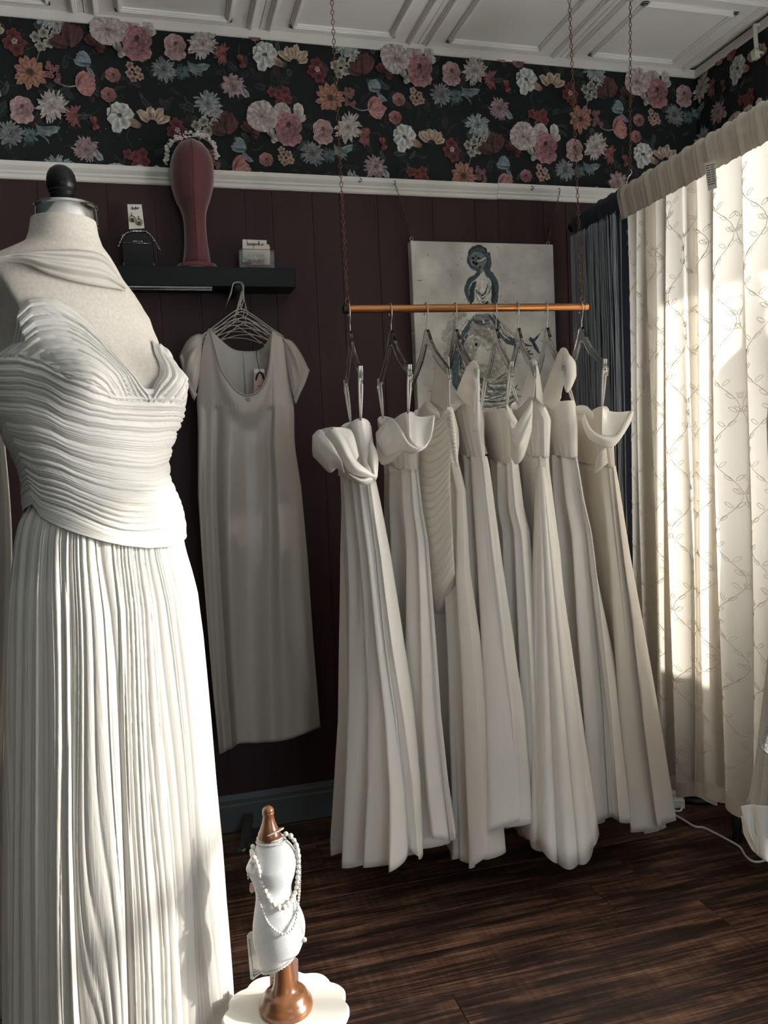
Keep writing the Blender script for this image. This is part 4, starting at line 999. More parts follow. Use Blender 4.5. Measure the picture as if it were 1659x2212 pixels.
# care label sewn under the rod pocket
t, c = cl[2]
lp = [atX(1522, 352, XCUR-.032), atX(1545, 347, XCUR-.032), atX(1549, 406, XCUR-.034), atX(1530, 412, XCUR-.034)]
lb = MB().prism(lp, (-.0006, 0, 0)).build('care_label', MAT['card'], t, smooth=False)
mb = MB(); R = random.Random(2)
L0, L1, L2, L3 = [np.array(p) for p in lp]
for r in range(9):
    v = .12+.085*r
    for q0, q1 in ((.12, .12+R.uniform(.25, .4)), (.58, .58+R.uniform(.2, .34))):
        a = (L0*(1-q0)+L1*q0)*(1-v)+(L3*(1-q0)+L2*q0)*v; b = (L0*(1-q1)+L1*q1)*(1-v)+(L3*(1-q1)+L2*q1)*v
        mb.tube([a+np.array([-.001, 0, 0]), b+np.array([-.001, 0, 0])], .0008, 4)
mb.build('label_print', MAT['ink'], lb)
# dark voile with string fringe at the far end
t = thing('string_curtain', 'slate blue string curtain over dark voile at the far end of the rod', 'curtain', (XCUR, 2.6, .2))
c = Curtain(2.750, 2.44, ZROD-.02, .18, 21, .075, .014, .012); c.cloth(t, 'navy', 160, 30, 'voile'); c2 = Curtain(2.752, 2.43, ZROD, .2, 5, .07, .01); c2.header(t, 'navy', .020, .05, 260)
mb = MB(); R = random.Random(4)
for k in range(210):
    u = R.random()**.9; y = 2.748-.295*u*(.62 if k < 130 else 1.0); x = XCUR-.004-R.uniform(0, .03); a, b = R.uniform(0, 6), R.uniform(.002, .006); z1 = R.uniform(.25, .32)
    pts = [(x+b*.5*sin(a+3*z), y+b*sin(a+4.2*z)+.004*sin(9*z+a*2), z) for z in np.linspace(ZROD-.045, z1, 16)]
    mb.tube(pts, R.uniform(.0008, .0016), 4, cap=False)
mb.build('string_fringe', MAT['string'], t, kind='stuff')
patch(t, 'lining_corner', [(1251, 496, 2.74), (1262, 489, 2.70), (1266, 488, 2.69)], [(1253, 503, 2.74), (1262, 502, 2.70), (1266, 494, 2.69)], 'sheer', n=8, m=6, bulge=.002)

# ---- dress form standing in the window behind the sheer (seen as a shadow)
wf = thing('dress_form', 'dress form in the shop window, only a shadow through the sheer curtain', 'dress form', (1.86, 1.73, 0))
sec = [(.05, .20, .17), (.5, .19, .16), (.85, .155, .13), (1.10, .115, .10), (1.28, .125, .10), (1.42, .145, .11), (1.54, .155, .10), (1.60, .13, .08), (1.64, .07, .06), (1.66, .045, .045), (1.72, .040, .040), (1.74, .045, .045), (1.76, .03, .03), (1.80, .038, .038), (1.83, .028, .028), (1.845, .005, .005)]
P = np.array([[(1.86+b*cos(q), 1.73+a*sin(q)*(1+(.05*sin(9*q) if z < 1 else 0)), z) for q in np.linspace(0, 2*pi, 37)[:-1]] for z, a, b in sec])
MB().grid(P, cv=True).build('torso_and_gown', MAT['linen'], wf)
MB().lathe([(.15, 0), (.15, .015), (.03, .04), (.02, .06)], (1.86, 1.73, 0), 24).build('stand_base', MAT['black_lacquer'], wf)
# ================================================================== shelf and what stands on it
SZ0, SZ1, SY0 = 1.839, 1.9015, 2.750
sh = MB().box((-.14, SY0, SZ0), (.495, YB-.005, SZ1)).build('floating_shelf', MAT['black_lacquer'], smooth=False, origin=(.18, 2.8, SZ0), bevel=.002)
tag(sh, 'black floating shelf holding the velvet head, glass bottle and card holder', 'shelf')
lb = thing('light_bar', 'slim white light bar fixed under the black shelf', 'lamp', (.09, 2.775, SZ0-.012))
p0, p1 = atY(262, 617, 2.765), atY(458, 619, 2.765)
tbo = MB().tube([p0, p1], .0048, 12).build('tube', MAT['plastic_white'], lb, auto=40)
for q in (.13, .78): MB().tube([p0*(1-q)+p1*q, p0*(1-q-.06)+p1*(q+.06)], .0056, 12).build('clip', MAT['plastic_white'], tbo, auto=40)
MB().obox((p0+p1)/2+np.array([0, 0, -.0085]), (p1-p0)/2, (0, .004, 0), (0, 0, .0028)).build('diffuser', MAT['acrylic'], lb, smooth=False)
MB().obox((p0+p1)/2+np.array([0, .006, .004]), (p1-p0)/2*1.0, (0, .004, 0), (0, 0, .007)).build('mount', MAT['plastic_black'], lb, smooth=False)

# ---- velvet head
MAT['velvet'] = mat('burgundy_velvet', (.135, .042, .044), .85, noise=(300, .15), bump=(600, .2, .001), sheen=.9)
HY = 2.805; HC = atY(424, 568, HY); ky = lambda y: float(atY(420, y, HY)[2]); PXM = 1/.00147
tab = [(568, 41, 425), (566, 43.5, 425), (560, 43.5, 425), (557.5, 42, 425), (557, 31, 424.5), (552, 30, 424.3), (535, 27.5, 424), (515, 25, 423), (494, 24, 421.5), (478, 24, 420.5), (466, 25.5, 419.5), (456, 28, 418.5), (447, 31.5, 417.5), (438, 35.5, 416.5), (425, 40, 416), (408, 44.5, 415.5), (390, 47, 415.3), (372, 47.5, 415), (356, 46.5, 414.5), (340, 42.5, 414), (326, 35.5, 413.5), (315, 26, 413), (309, 15, 412.8), (306, 3, 412.6)]
hd = thing('velvet_display_head', 'tall burgundy velvet display head on the black shelf', 'display head', (HC[0], HY, SZ1))
def head_rings(rows):
    P = []
    for y, r, cx in rows:
        z = ky(y)-(ky(568)-SZ1)*(1 if y > 556.5 else max(0, (y-450)/107.) if y > 450 else 0); x0 = float(atY(cx, y, HY)[0]); ring = []
        for k in range(64):
            a = 2*pi*k/64; d = (a+pi/2+pi) % (2*pi)-pi; R0 = r/PXM
            fac = .0 if y > 556 else 1
            nose = fac*(.013*max(0, 1-abs(d)/1.3)+.003*exp(-(d/.25)**2)+.010*exp(-(d/.55)**2)*exp(-((y-440)/9)**2))
            sq = 1.0+fac*.12*exp(-((y-390)/50)**2)*abs(sin(a))
            ring.append((x0+(R0+nose)*cos(a), HY+(R0*sq+nose)*sin(a), z))
        P.append(ring)
    return np.array(P)
rows = []
for a, b in zip(tab[5:-1], tab[6:]):
    for q in (0, .5): rows.append(tuple(a[i]*(1-q)+b[i]*q for i in range(3)))
rows = [tab[4]]+rows+[tab[-1]]
P = head_rings(rows); mb = MB().grid(P, cv=True); n_ = len(rows); mb.f.append(tuple((n_-1)*64+k for k in range(64))); mb.m.append(0)
hn = mb.build('head_and_neck', MAT['velvet'], hd)
P = head_rings(tab[0:5]); P = P[:, :, :]
mb = MB().grid(P, cv=True); mb.f.append(tuple(range(64))[::-1]); mb.f.append(tuple(4*64+k for k in range(64))); mb.m += [0, 0]; mb.build('round_base', MAT['velvet'], hd, auto=40)
MB().tube([tuple(P_) for P_ in [head_rings([r])[0][48]+np.array([0, -.0006, 0]) for r in rows[1:-1]]], .0011, 5).build('face_seam', MAT['velvet'], hn)
hb = thing('floral_headband', 'headband of tiny white blossoms and pearls on the velvet head', 'headband', atY(412, 312, HY))
arc = smooth_path([atY(358, 354, HY), atY(362, 326, HY), atY(379, 305, HY-.006), atY(412, 295, HY-.01), atY(446, 302, HY-.006), atY(463, 322, HY), atY(470, 345, HY)], 40)
bnd = MB().tube(arc, .0016, 6).build('band', MAT['steel'], hb)
mb = MB(); R = random.Random(3)
for k in range(150):
    p = arc[R.randrange(40)]+np.array([R.uniform(-.006, .006), R.uniform(-.014, .006), R.uniform(-.001, .014)])
    if R.random() < .5: mb.ball(p, R.uniform(.0018, .0034), 6, 5)
    else:
        a0 = R.uniform(0, 6)
        for q in range(5): mb.ball(p+.0034*np.array([cos(a0+1.256*q), -.3*sin(a0), sin(a0+1.256*q)]), .0024, 5, 4, (1, .6, 1))
mb.build('blossoms', MAT['pearl'], bnd, kind='stuff')

# ---- smoked glass bottle with bead garland, earring card on top
BY = 2.80; b0, b1 = atY(266, 568, BY), atY(334, 568, BY); ztp = float(atY(300, 528, BY)[2]); zsh = float(atY(300, 503, BY)[2])
bt = thing('perfume_bottle', 'smoked glass bottle with silver corner lines beside the velvet head', 'bottle', ((b0[0]+b1[0])/2, BY, SZ1))
xl, xr = b0[0], b1[0]; xm = (xl+xr)/2
MB().prism([(xl, BY-.014, SZ1), (xr, BY-.014, SZ1), (xr, BY-.014, ztp), (xr-.006, BY-.014, ztp+.018), (xr-.018, BY-.014, zsh), (xl+.018, BY-.014, zsh), (xl+.006, BY-.014, ztp+.018), (xl, BY-.014, ztp)][::-1], (0, .030, 0)).build('glass_body', MAT['navy_glass'], bt, smooth=False, bevel=.002)
MB().tube([(xl+.003, BY-.0155, ztp), (xr-.003, BY-.0155, ztp)], .0007, 5).build('shoulder_line', MAT['chrome'], bt)
for x in (xl+.002, xr-.002): MB().tube([(x, BY-.0155, SZ1+.002), (x, BY-.0155, SZ1+.018)], .0009, 5).build('corner_foot', MAT['chrome'], bt)
MB().box((xm-.013, BY-.008, zsh), (xm+.013, BY+.008, zsh+.006)).build('stopper', MAT['chrome'], bt, smooth=False, bevel=.001)
mb = MB()
for k, x in enumerate(np.linspace(xm-.012, xm+.014, 9)):
    if k not in (4, 6): mb.box((x-.0009, BY-.0152, ztp+.0045), (x+.0007, BY-.0145, ztp+.0075))
mb.build('label_print', MAT['card'], bt, smooth=False)
ga = thing('crystal_garland', 'crystal bead garland hanging over the shoulders of the smoked bottle', 'garland', (xm, BY-.015, zsh))
pth = smooth_path([atY(256, 533, BY-.018), atY(262, 518, BY-.02), atY(272, 504, BY-.02), atY(300, 499, BY-.02), atY(318, 502, BY-.02), atY(332, 516, BY-.02), atY(345, 539, BY-.018)], 60)
mb = MB(); mb.tube(pth, .0005, 4)
for k in range(60): mb.ball(pth[k]+np.array([R.uniform(-1, 1), -R.random(), R.uniform(-1, 1)])*.002, R.uniform(.0012, .0026), 5, 4)
mb.build('beads', MAT['chrome'], ga)
ec = thing('earring_card', 'white card with two dark hoop earrings propped on the smoked bottle', 'earring card', (xm, BY, zsh+.006))
cp = [atY(275, 441, BY-.004), atY(306, 441.5, BY-.004), atY(312, 493, BY-.006), atY(279, 495, BY-.006)]
ecc = MB().prism(cp[::-1], (0, .0012, 0)).build('card', MAT['card'], ec, smooth=False)
for cxp, cyp in ((286, 473), (301, 480)):
    c_ = atY(cxp, cyp, BY-.009); ring = [c_+.0095*np.array([cos(q), 0, sin(q)*1.05]) for q in np.linspace(0, 2*pi, 18)[:-1]]
    mb = MB().tube(ring, .0011, 5, closed=True); mb.tube([c_+np.array([-.001, 0, .010]), c_+np.array([-.001, 0, .019])], .0013, 5)
    for k in range(9): mb.ball(c_+np.array([.0026*((k % 3)-1)*1.2, -.001, -.006+.0035*(k//3)]), .0019, 6, 4)
    mb.build('earring', MAT['chain'], ec)
def scribble(parent, name, pts, Y, w, mat_='ink'):
    P = smooth_path([atY(x, y, Y) for x, y in pts], len(pts)*5); return MB().tube(P, w, 4).build(name, MAT[mat_], parent)
scribble(ecc, 'logo_print', [(283, 452), (286, 447), (286, 453), (289, 449), (291, 453), (293, 446), (294, 452), (297, 448), (298, 452), (300, 447)], BY-.0055, .0008)

# ---- card holder reading "bespoke"
KY = 2.79; k0, k1 = atY(518, 577, KY), atY(593, 577, KY); kt = float(atY(555, 541, KY)[2])
kh = thing('card_holder', 'clear acrylic card holder with rose gold rim at the right end of the shelf', 'card holder', ((k0[0]+k1[0])/2, KY, SZ1))
for yy in (KY-.012, KY+.014): MB().box((k0[0], yy-.0008, SZ1), (k1[0], yy+.0008, kt)).build('acrylic_wall', MAT['acrylic'], kh, smooth=False)
rim = [(k0[0], KY-.013, kt), (k1[0], KY-.013, kt), (k1[0], KY+.015, kt), (k0[0], KY+.015, kt)]
MB().tube(rim, .0011, 5, closed=True).build('rim', MAT['copper'], kh)
bc = thing('business_card', 'white card lettered bespoke standing in the acrylic holder', 'card', ((k0[0]+k1[0])/2, KY, SZ1+.003))
cp = [atY(524, 517, KY-.004), atY(576, 519, KY-.004), atY(576, 566, KY-.004), atY(524, 566, KY-.004)]
bcc = MB().prism(cp[::-1], (0, .001, 0)).build('card', MAT['card'], bc, smooth=False)
W = [(533, 519.5), (534.5, 524), (534, 530), (535, 527), (537, 526), (537.5, 529.5), (535.5, 530.5), (538, 529.5), (540.5, 527), (541, 525.5), (539.6, 526.5), (540.3, 529.5), (543, 528.5), (545, 525.5), (545.6, 528.5), (544.2, 530), (546, 529), (548, 526.5), (547.4, 534), (546.8, 538), (547.6, 532), (549, 526.5), (551, 527), (550.5, 530), (548.5, 530.3), (551, 529.6), (553, 527.4), (554.5, 526.6), (555, 529), (553.6, 530), (555.8, 528.5), (558, 526), (559.6, 520), (558.6, 529.8), (559.8, 527), (561.5, 525.5), (560.5, 527.5), (563, 530), (565.5, 528.4), (567.4, 526), (566.3, 526.6), (567, 529.6), (571, 527)]
scribble(bcc, 'lettering', W, KY-.0052, .00075)
bc2 = MB().prism([atY(545, 526, KY+.006), atY(581, 528, KY+.006), atY(583, 534, KY+.006), atY(583, 572, KY+.006), atY(545, 572, KY+.006)][::-1], (0, .001, 0)).build('business_card', MAT['card'], smooth=False); tag(bc2, 'blank white card tucked behind the lettered card in the holder', 'card')
for q, (xa, xb) in enumerate(((533, 551), (554, 570))):
    hc = thing('hair_comb', 'copper hair comb with pale fabric flowers, %s of two in the acrylic holder' % ('left' if q == 0 else 'right'), 'hair comb', atY((xa+xb)/2, 575, KY-.008), 'hair combs in the card holder')
    mb = MB()
    for x in np.linspace(xa, xb, 9): mb.tube([atY(x, 562, KY-.008), atY(x, 576, KY-.008)], .0007, 4)
    mb.tube([atY(xa, 562, KY-.008), atY(xb, 562, KY-.008)], .0012, 5); cmb = mb.build('comb', MAT['copper'], hc)
    mb = MB()
    for k in range(7):
        c_ = atY(xa-4+(xb-xa+6)*k/6, 557+3*sin(k*2.1), KY-.010)
        for j in range(5): mb.ball(c_+.0042*np.array([cos(1.256*j+k), -.1, sin(1.256*j+k)]), .0032, 5, 4, (1, .5, 1))
    mb.build('fabric_flowers', MAT['pearl'], cmb)

# ================================================================== satin dress on wire hangers, under the shelf
pegp = atY(513, 622, 2.72)
pg = thing('coat_peg', 'round black coat peg under the shelf carrying the wire hangers', 'peg', pegp)
MB().ball(pegp+np.array([0, -.0, 0]), .0155, 16, 10).build('knob', MAT['black_matte'], pg); MB().tube([pegp+np.array([0, .01, 0]), (pegp[0], YB-.004, pegp[2])], .008, 10).build('stem', MAT['black_matte'], pg)
for k in range(7):
    Yk = 2.705+.016*k; dx = .0045*k*(1 if k % 2 else -.6); dz = -.006*k
    o_ = atY(520, 668, 2.705)+np.array([dx, Yk-2.705, dz]); top_ = np.array([pegp[0], Yk, pegp[2]+.0158])
    h = thing('wire_hanger', ['foremost wire hanger, wearing the champagne satin dress', 'wire hanger directly behind the one wearing the satin dress'][k] if k < 2 else ['third', 'fourth', 'fifth', 'sixth', 'rearmost'][k-2]+' bare wire hanger counted from the front on the peg', 'hanger', o_, 'wire hangers on the coat peg')
    pts = [o_, o_+np.array([.001, 0, .02]), o_+np.array([.008, 0, .036]), np.array([pegp[0]+.019, Yk, pegp[2]+.003]), np.array([pegp[0]+.011, Yk, pegp[2]+.0145]), top_, np.array([pegp[0]-.013, Yk, pegp[2]+.012]), np.array([pegp[0]-.019, Yk, pegp[2]-.006]), np.array([pegp[0]-.023-.002*k, Yk, pegp[2]-.026-.004*k])]
    MB().tube(smooth_path(pts, 26), .0012, 5).build('hook', MAT['steel'], h)
    lft, rgt = o_+np.array([-.135-.004*k, 0, -.088]), o_+np.array([.135+.003*k, 0, -.088])
    MB().tube(smooth_path([lft, o_+np.array([-.09, 0, -.057]), o_+np.array([-.03, 0, -.013]), o_+np.array([0, 0, .001]), o_+np.array([.03, 0, -.013]), o_+np.array([.09, 0, -.057]), rgt], 26), .0016, 5).build('shoulder_wire', MAT['steel'], h)
    MB().tube(smooth_path([lft, o_+np.array([-.06, 0, -.048]), o_+np.array([0, 0, -.028-.002*k]), o_+np.array([.06, 0, -.048]), rgt], 20), .0011, 5).build('lower_wire', MAT['steel'], h)

sd = thing('satin_dress', 'champagne satin sheath dress with cap sleeves hanging under the shelf', 'dress', atY(560, 1600, 2.68))
DY = 2.70
topc = [(425, 864), (430, 815), (436, 760), (445, 722), (454, 711), (464, 750), (476, 792), (492, 822), (512, 845), (533, 854), (556, 846), (574, 820), (583, 780), (586, 740), (588, 717), (600, 724), (611, 734), (621, 790), (634, 872)]
hemc = [(473, 1629), (478, 1628), (484, 1625), (491, 1621), (499, 1618), (505, 1615), (511, 1609), (520, 1606), (535, 1605), (552, 1605), (568, 1604), (584, 1603), (600, 1602), (616, 1599), (632, 1595), (648, 1589), (664, 1583), (678, 1577), (692, 1571)]
Ly = [860, 934, 1000, 1070, 1195, 1324, 1480, 1629]; Lx = [425, 428, 428, 428, 436, 446, 459, 474]
Ry = [870, 961, 1052, 1205, 1388, 1571]; Rx = [635, 637, 651, 665, 677, 692]
NU, NV = 150, 110
tc = smooth_path(topc, NU); hc_ = smooth_path(hemc, NU); P = np.zeros((NU, NV, 3))
for i in range(NU):
    u = i/(NU-1)
    for j in range(NV):
        t = (j/(NV-1)); y = tc[i][1]*(1-t)+hc_[i][1]*t; x = tc[i][0]*(1-t)+hc_[i][0]*t
        if y > 862:
            l, r = interp(y, Ly, Lx), interp(y, Ry, Rx); q = (y-862)/(hc_[i][1]-862); xs = tc[i][0]*(1-t)+hc_[i][0]*t
            sl = 425*(1-q)+473*q; sr = 634*(1-q)+692*q; k = min(1, (y-862)/60); x = x*(1-k)+(l+(xs-sl)/(sr-sl)*(r-l))*k
        uu = (x-425-(y-862)*.06)/215
        dep = .035*sin(pi*min(1, max(0, u)))**.7
        dep += (.015*sin(2*pi*2.6*u+.9*sin(3*t)+.5)+.007*sin(2*pi*5.3*u+1+2*t))*min(1, .25+t*1.5)*(1 if y > 880 else .4)
        # soft cowl hanging under the neckline
        cw = exp(-((u-.50)/.13)**2); dd = (y-tc[i][1])
        dep += cw*(.016*exp(-((dd-38)/30)**2)+.013*sin(dd/15.)*exp(-dd/60.)*.7)
        if u > .0 and abs(u-.26) < .012 and t > .25: dep -= .008*min(1, (t-.25)*4)
        P[i, j] = atY(x, y, DY-dep)
fro = MB().grid(P).build('front', MAT['satin2'], sd, thick=.0014)
patch(sd, 'back_lining', [(454, 712, 2.735), (475, 732, 2.74), (500, 752, 2.745), (522, 758, 2.745), (556, 757, 2.745), (572, 745, 2.74), (588, 717, 2.735)], [(440, 880, 2.735), (470, 885, 2.74), (500, 888, 2.742), (530, 890, 2.742), (556, 890, 2.742), (580, 886, 2.74), (612, 880, 2.735)], 'satin2', 40, 24, -.006, (0, 0), lean=(0, -1, 0))
vp = [(440, 880), (612, 880), (692, 1560), (480, 1600)]
patch(sd, 'back', [(430, 870, 2.74), (530, 884, 2.748), (630, 872, 2.74)], [(480, 1610, 2.73), (580, 1595, 2.745), (688, 1562, 2.73)], 'satin2', 30, 30, 0, lean=(0, -1, 0))
MB().tube([atY(525, 762, 2.738), atY(529, 800, 2.737), atY(531, 862, 2.736)], .0013, 5).build('zipper', MAT['satin2'], sd)
slv = patch(sd, 'cap_sleeve', [(443, 724, 2.70), (425, 722, 2.70), (404, 736, 2.705), (388, 768, 2.715)], [(436, 770, 2.69), (430, 815, 2.685), (424, 845, 2.685), (416, 862, 2.69)], 'satin2', 26, 22, .030, (2.5, .004), lean=(-.5, -1, .2))
slv2 = patch(sd, 'cap_sleeve', [(610, 731, 2.70), (630, 737, 2.70), (650, 763, 2.705), (668, 800, 2.715)], [(612, 745, 2.69), (620, 790, 2.685), (628, 835, 2.685), (638, 872, 2.69)], 'satin2', 26, 22, .026, (2.5, .004), lean=(.3, -1, .2))
patch(slv2, 'sleeve_cuff', [(669, 799, 2.70), (660, 826, 2.69), (648, 852, 2.685), (639, 874, 2.69)], [(660, 790, 2.70), (650, 812, 2.69), (642, 835, 2.685), (634, 862, 2.69)], 'satin2', 40, 10, .008, (3, .0025))
patch(slv, 'sleeve_cuff', [(388, 770, 2.70), (398, 810, 2.69), (410, 845, 2.685), (420, 866, 2.69)], [(396, 765, 2.70), (406, 800, 2.69), (416, 832, 2.685), (426, 852, 2.69)], 'satin2', 40, 10, .008, (3, .0025))
nk = smooth_path([tuple(p)+(0,) for p in topc[4:15]], 50); MB().tube([atY(p[0], p[1], DY-.038*sin(pi*min(1, max(0, (k/49*.55+.22))))-.004) for k, p in enumerate(nk)], .0020, 6).build('neck_binding', MAT['satin2'], fro)
rs = atY(536, 861, DY-.050); mb = MB()
for k in range(7): mb.ball(rs+.0045*np.array([cos(k*.9), -.2, .7*sin(k*.9)]), .0032, 6, 5)
mb.build('rosette', MAT['satin2'], fro)
MB().prism([atY(550, 750, 2.725), atY(568, 740, 2.72), (atY(571, 749, 2.72)), atY(553, 759, 2.725)][::-1], (0, .0008, 0)).build('size_label', MAT['black_matte'], sd, smooth=False)
ht = thing('swing_tag', 'blush swing tag hanging inside the satin dress neckline', 'tag', atY(560, 846, 2.69))
MB().tube(smooth_path([atY(553, 757, 2.72), atY(556, 780, 2.70), atY(561, 802, 2.69)], 8), .0011, 5).build('cord', MAT['ink'], ht)
tcd = MB().prism([atY(549, 797, 2.692), atY(571, 797, 2.692), atY(573, 849, 2.692), atY(548, 852, 2.692)][::-1], (0, .0009, 0)).build('tag_card', MAT['blush_card'], ht, smooth=False)
MB().prism([atY(549, 797, 2.691), atY(571, 797, 2.691), atY(571, 805, 2.691), atY(549, 805, 2.691)][::-1], (0, .0009, 0)).build('tag_top', MAT['card'], ht, smooth=False)
scribble(tcd, 'tag_print', [(556, 833), (558, 834), (561, 832.5), (564, 834), (567, 833)], 2.690, .0007)
scribble(ht, 'bow', [(560, 803), (554, 812), (553, 822), (557, 810), (561, 804), (566, 810), (570, 820), (568, 808), (561, 803)], 2.689, .0016)

# ================================================================== painting with its chains
PY = 2.822; pa, pb = atY(887, 519.5, PY), atY(1195, 528.5, PY); PX0, PX1, PZ1 = pa[0], pb[0], pa[2]; PZ0 = PZ1-.76
MAT['canvas'] = mat('mottled_oil_ground', (.58, .555, .50), .7, noise=(9, .30), bump=(70, .45, .004))
MAT['paintstroke'] = mat('oil_brush_stroke', (.3, .3, .3), .55, tint=True, noise=(90, .35), bump=(220, .6, .004))
pt = thing('canvas_painting', 'grey canvas painting of a seated woman in a full skirt, hung behind the gowns', 'painting', ((PX0+PX1)/2, 2.84, PZ0))
MB().box((PX0, PY, PZ0), (PX1, YB-.006, PZ1)).build('canvas', MAT['canvas'], pt, smooth=False, bevel=.003)
class Art:
    def __init__(s): s.mb = MB(); s.k = 0; s.R = random.Random(12)
    def px(s, cx, cy): return 860+cx/4.61, 500+cy/4.61
    def stroke(s, pts, w, col, n=1, jit=0, spread=0):
        for q in range(n):
            s.k += 1; off = np.array([s.R.gauss(0, spread), s.R.gauss(0, spread)]); c = np.array(col)*s.R.uniform(.7, 1.35)
            m = max(6, len(pts)*5); a0 = s.R.uniform(0, .3) if n > 1 else 0; a1 = s.R.uniform(.7, 1) if n > 1 else 1
            P = smooth_path([(p[0]+off[0]+s.R.gauss(0, jit), p[1]+off[1]+s.R.gauss(0, jit), 0) for p in pts], m)[int(a0*m):max(int(a0*m)+4, int(a1*m))]
            V = []; C = []; F = []; N = len(P); Yq = PY-.0008-s.k*.0000035
            for i in range(N):
                t = P[min(i+1, N-1)]-P[max(i-1, 0)]; L = np.hypot(t[0], t[1]) or 1; nn = np.array([-t[1], t[0]])/L
                ww = w*s.R.uniform(.6, 1.1)*(sin(pi*(i+.7)/(N+.4))**.4)
                for g_ in (-1, 0, 1):
                    X_, Y_ = s.px(P[i][0]+nn[0]*ww*g_, P[i][1]+nn[1]*ww*g_); V.append(atY(X_, Y_, Yq)); C.append(tuple(c*(1.25 if g_ == -1 else .9)))
            for i in range(N-1):
                for g_ in (0, 1): F.append((3*i+g_, 3*i+g_+1, 3*i+g_+4, 3*i+g_+3))
            s.mb.add(V, F, C)
A = Art(); dk = lin((64, 78, 84)); md = lin((130, 134, 132)); lt = lin((206, 202, 192)); vd = lin((40, 50, 56))
circ = lambda x, y, r, a0=0, a1=6.28, n=12, ry=1: [(x+r*cos(a), y+r*ry*sin(a)) for a in np.linspace(a0, a1, n)]
for k in range(60): x, y = A.R.uniform(160, 1500), A.R.uniform(130, 1700); A.stroke([(x, y), (x+A.R.uniform(-50, 50), y+A.R.uniform(-25, 25))], 5, lin((138, 134, 124)) if k % 2 else lin((192, 187, 174)), 1, 6)
A.stroke(circ(820, 1240, 250, 0, 6.28, 18), 60, lin((170, 166, 156)), 20, 20, 70)
A.stroke(circ(795, 285, 70, 0, 6.28, 14, 1.1), 34, md, 8, 10, 14); A.stroke(circ(795, 285, 95, 2.6, 7.6, 14, 1.1), 11, dk, 9, 4, 7); A.stroke(circ(800, 240, 92, 3.2, 6.4), 9, vd, 4, 4, 4)
A.stroke([(890, 220), (905, 330), (885, 400), (930, 450), (975, 540), (980, 640), (960, 730)], 17, dk, 12, 5, 9)
A.stroke([(705, 250), (720, 340), (795, 390), (790, 440), (715, 500), (685, 580), (690, 660), (700, 730)], 13, dk, 9, 6, 8)
A.stroke([(760, 480), (740, 600), (745, 730)], 18, vd, 7, 6, 8); A.stroke([(930, 500), (950, 620), (925, 730)], 14, vd, 6, 5, 8)
for k in range(7): A.stroke([(785-k*4, 500+k*16), (800, 590+k*16), (840, 620+k*18), (885, 580+k*16), (905+k*4, 490+k*12)], 8, lt if k % 2 == 0 else dk, 3, 4, 4)
A.stroke([(830, 470), (820, 540), (840, 600)], 26, lin((196, 192, 180)), 3, 4, 6)
A.stroke([(760, 700), (830, 740), (900, 690)], 14, vd, 5, 6, 9); A.stroke([(740, 830), (830, 860), (930, 835)], 16, md, 7, 6, 14); A.stroke([(745, 880), (830, 910), (920, 880)], 9, dk, 5, 6, 8)
A.stroke([(740, 870), (660, 960), (600, 1080), (570, 1250), (575, 1420), (620, 1560)], 18, dk, 16, 9, 16); A.stroke([(700, 860), (610, 980), (560, 1150)], 10, lt, 6, 8, 16)
A.stroke([(930, 850), (1010, 960), (1090, 1060), (1200, 1120), (1320, 1160)], 15, dk, 13, 8, 12); A.stroke([(1000, 930), (1060, 1010), (1150, 1080)], 8, lt, 6, 6, 14)
A.stroke([(1310, 1060), (1360, 1080), (1420, 990)], 8, dk, 5, 6, 8); A.stroke([(1180, 1130), (1280, 1190), (1340, 1200)], 10, vd, 5, 8, 14); A.stroke([(1330, 1080), (1380, 1160), (1400, 1200)], 14, dk, 5, 8, 10)
for k in range(12): A.stroke([(640+A.R.uniform(-40, 60), 1300+k*25), (800, 1500+k*20), (1000, 1530+k*18), (1200+A.R.uniform(-40, 60), 1430+k*22)], 10, (dk, md, lin((92, 102, 106)), lt)[k % 4], 4, 34, 42)
for k in range(46): x, y = 830+A.R.gauss(0, 150), 1180+A.R.gauss(0, 140); A.stroke([(x, y), (x+A.R.uniform(-40, 40), y+A.R.uniform(-40, 40))], 9, (lt, lt, md, lin((150, 148, 140)))[k % 4], 1, 6)
A.stroke([(560, 1400), (590, 1520), (640, 1640)], 26, dk, 8, 10, 14)
A.mb.build('brushwork', MAT['paintstroke'], pt, smooth=False, kind='stuff')
for (hx, hy), (ex, ey), lab in (((853, 397), (889, 516), 'left'), ((1208, 413), (1184, 526), 'right')):
    e = atY(ex, ey, 2.838); ring = [e+.0062*np.array([cos(q), 0, sin(q)]) for q in np.linspace(0, 2*pi, 14)[:-1]]
    MB().tube(ring, .0012, 5, closed=True).build('eyelet', MAT['steel'], pt)
    h0 = atY(hx, hy, 2.832); rh = thing('rail_hook', 'small dark hook on the picture rail above the %s chain of the painting' % lab, 'hook', h0, 'hooks on the picture rail')
    MB().tube(smooth_path([h0+np.array([0, .012, .010]), h0+np.array([0, -.002, .010]), h0+np.array([0, -.006, .0]), h0+np.array([-.004, -.004, -.006])], 10), .0013, 5).build('wire', MAT['chain'], rh)
    chain('picture_chain', h0+np.array([0, -.005, -.003]), e+np.array([0, 0, .006]), 'short brass chain holding the %s corner of the painting' % lab, .0115, .0010, .0036, 'chains of the painting')
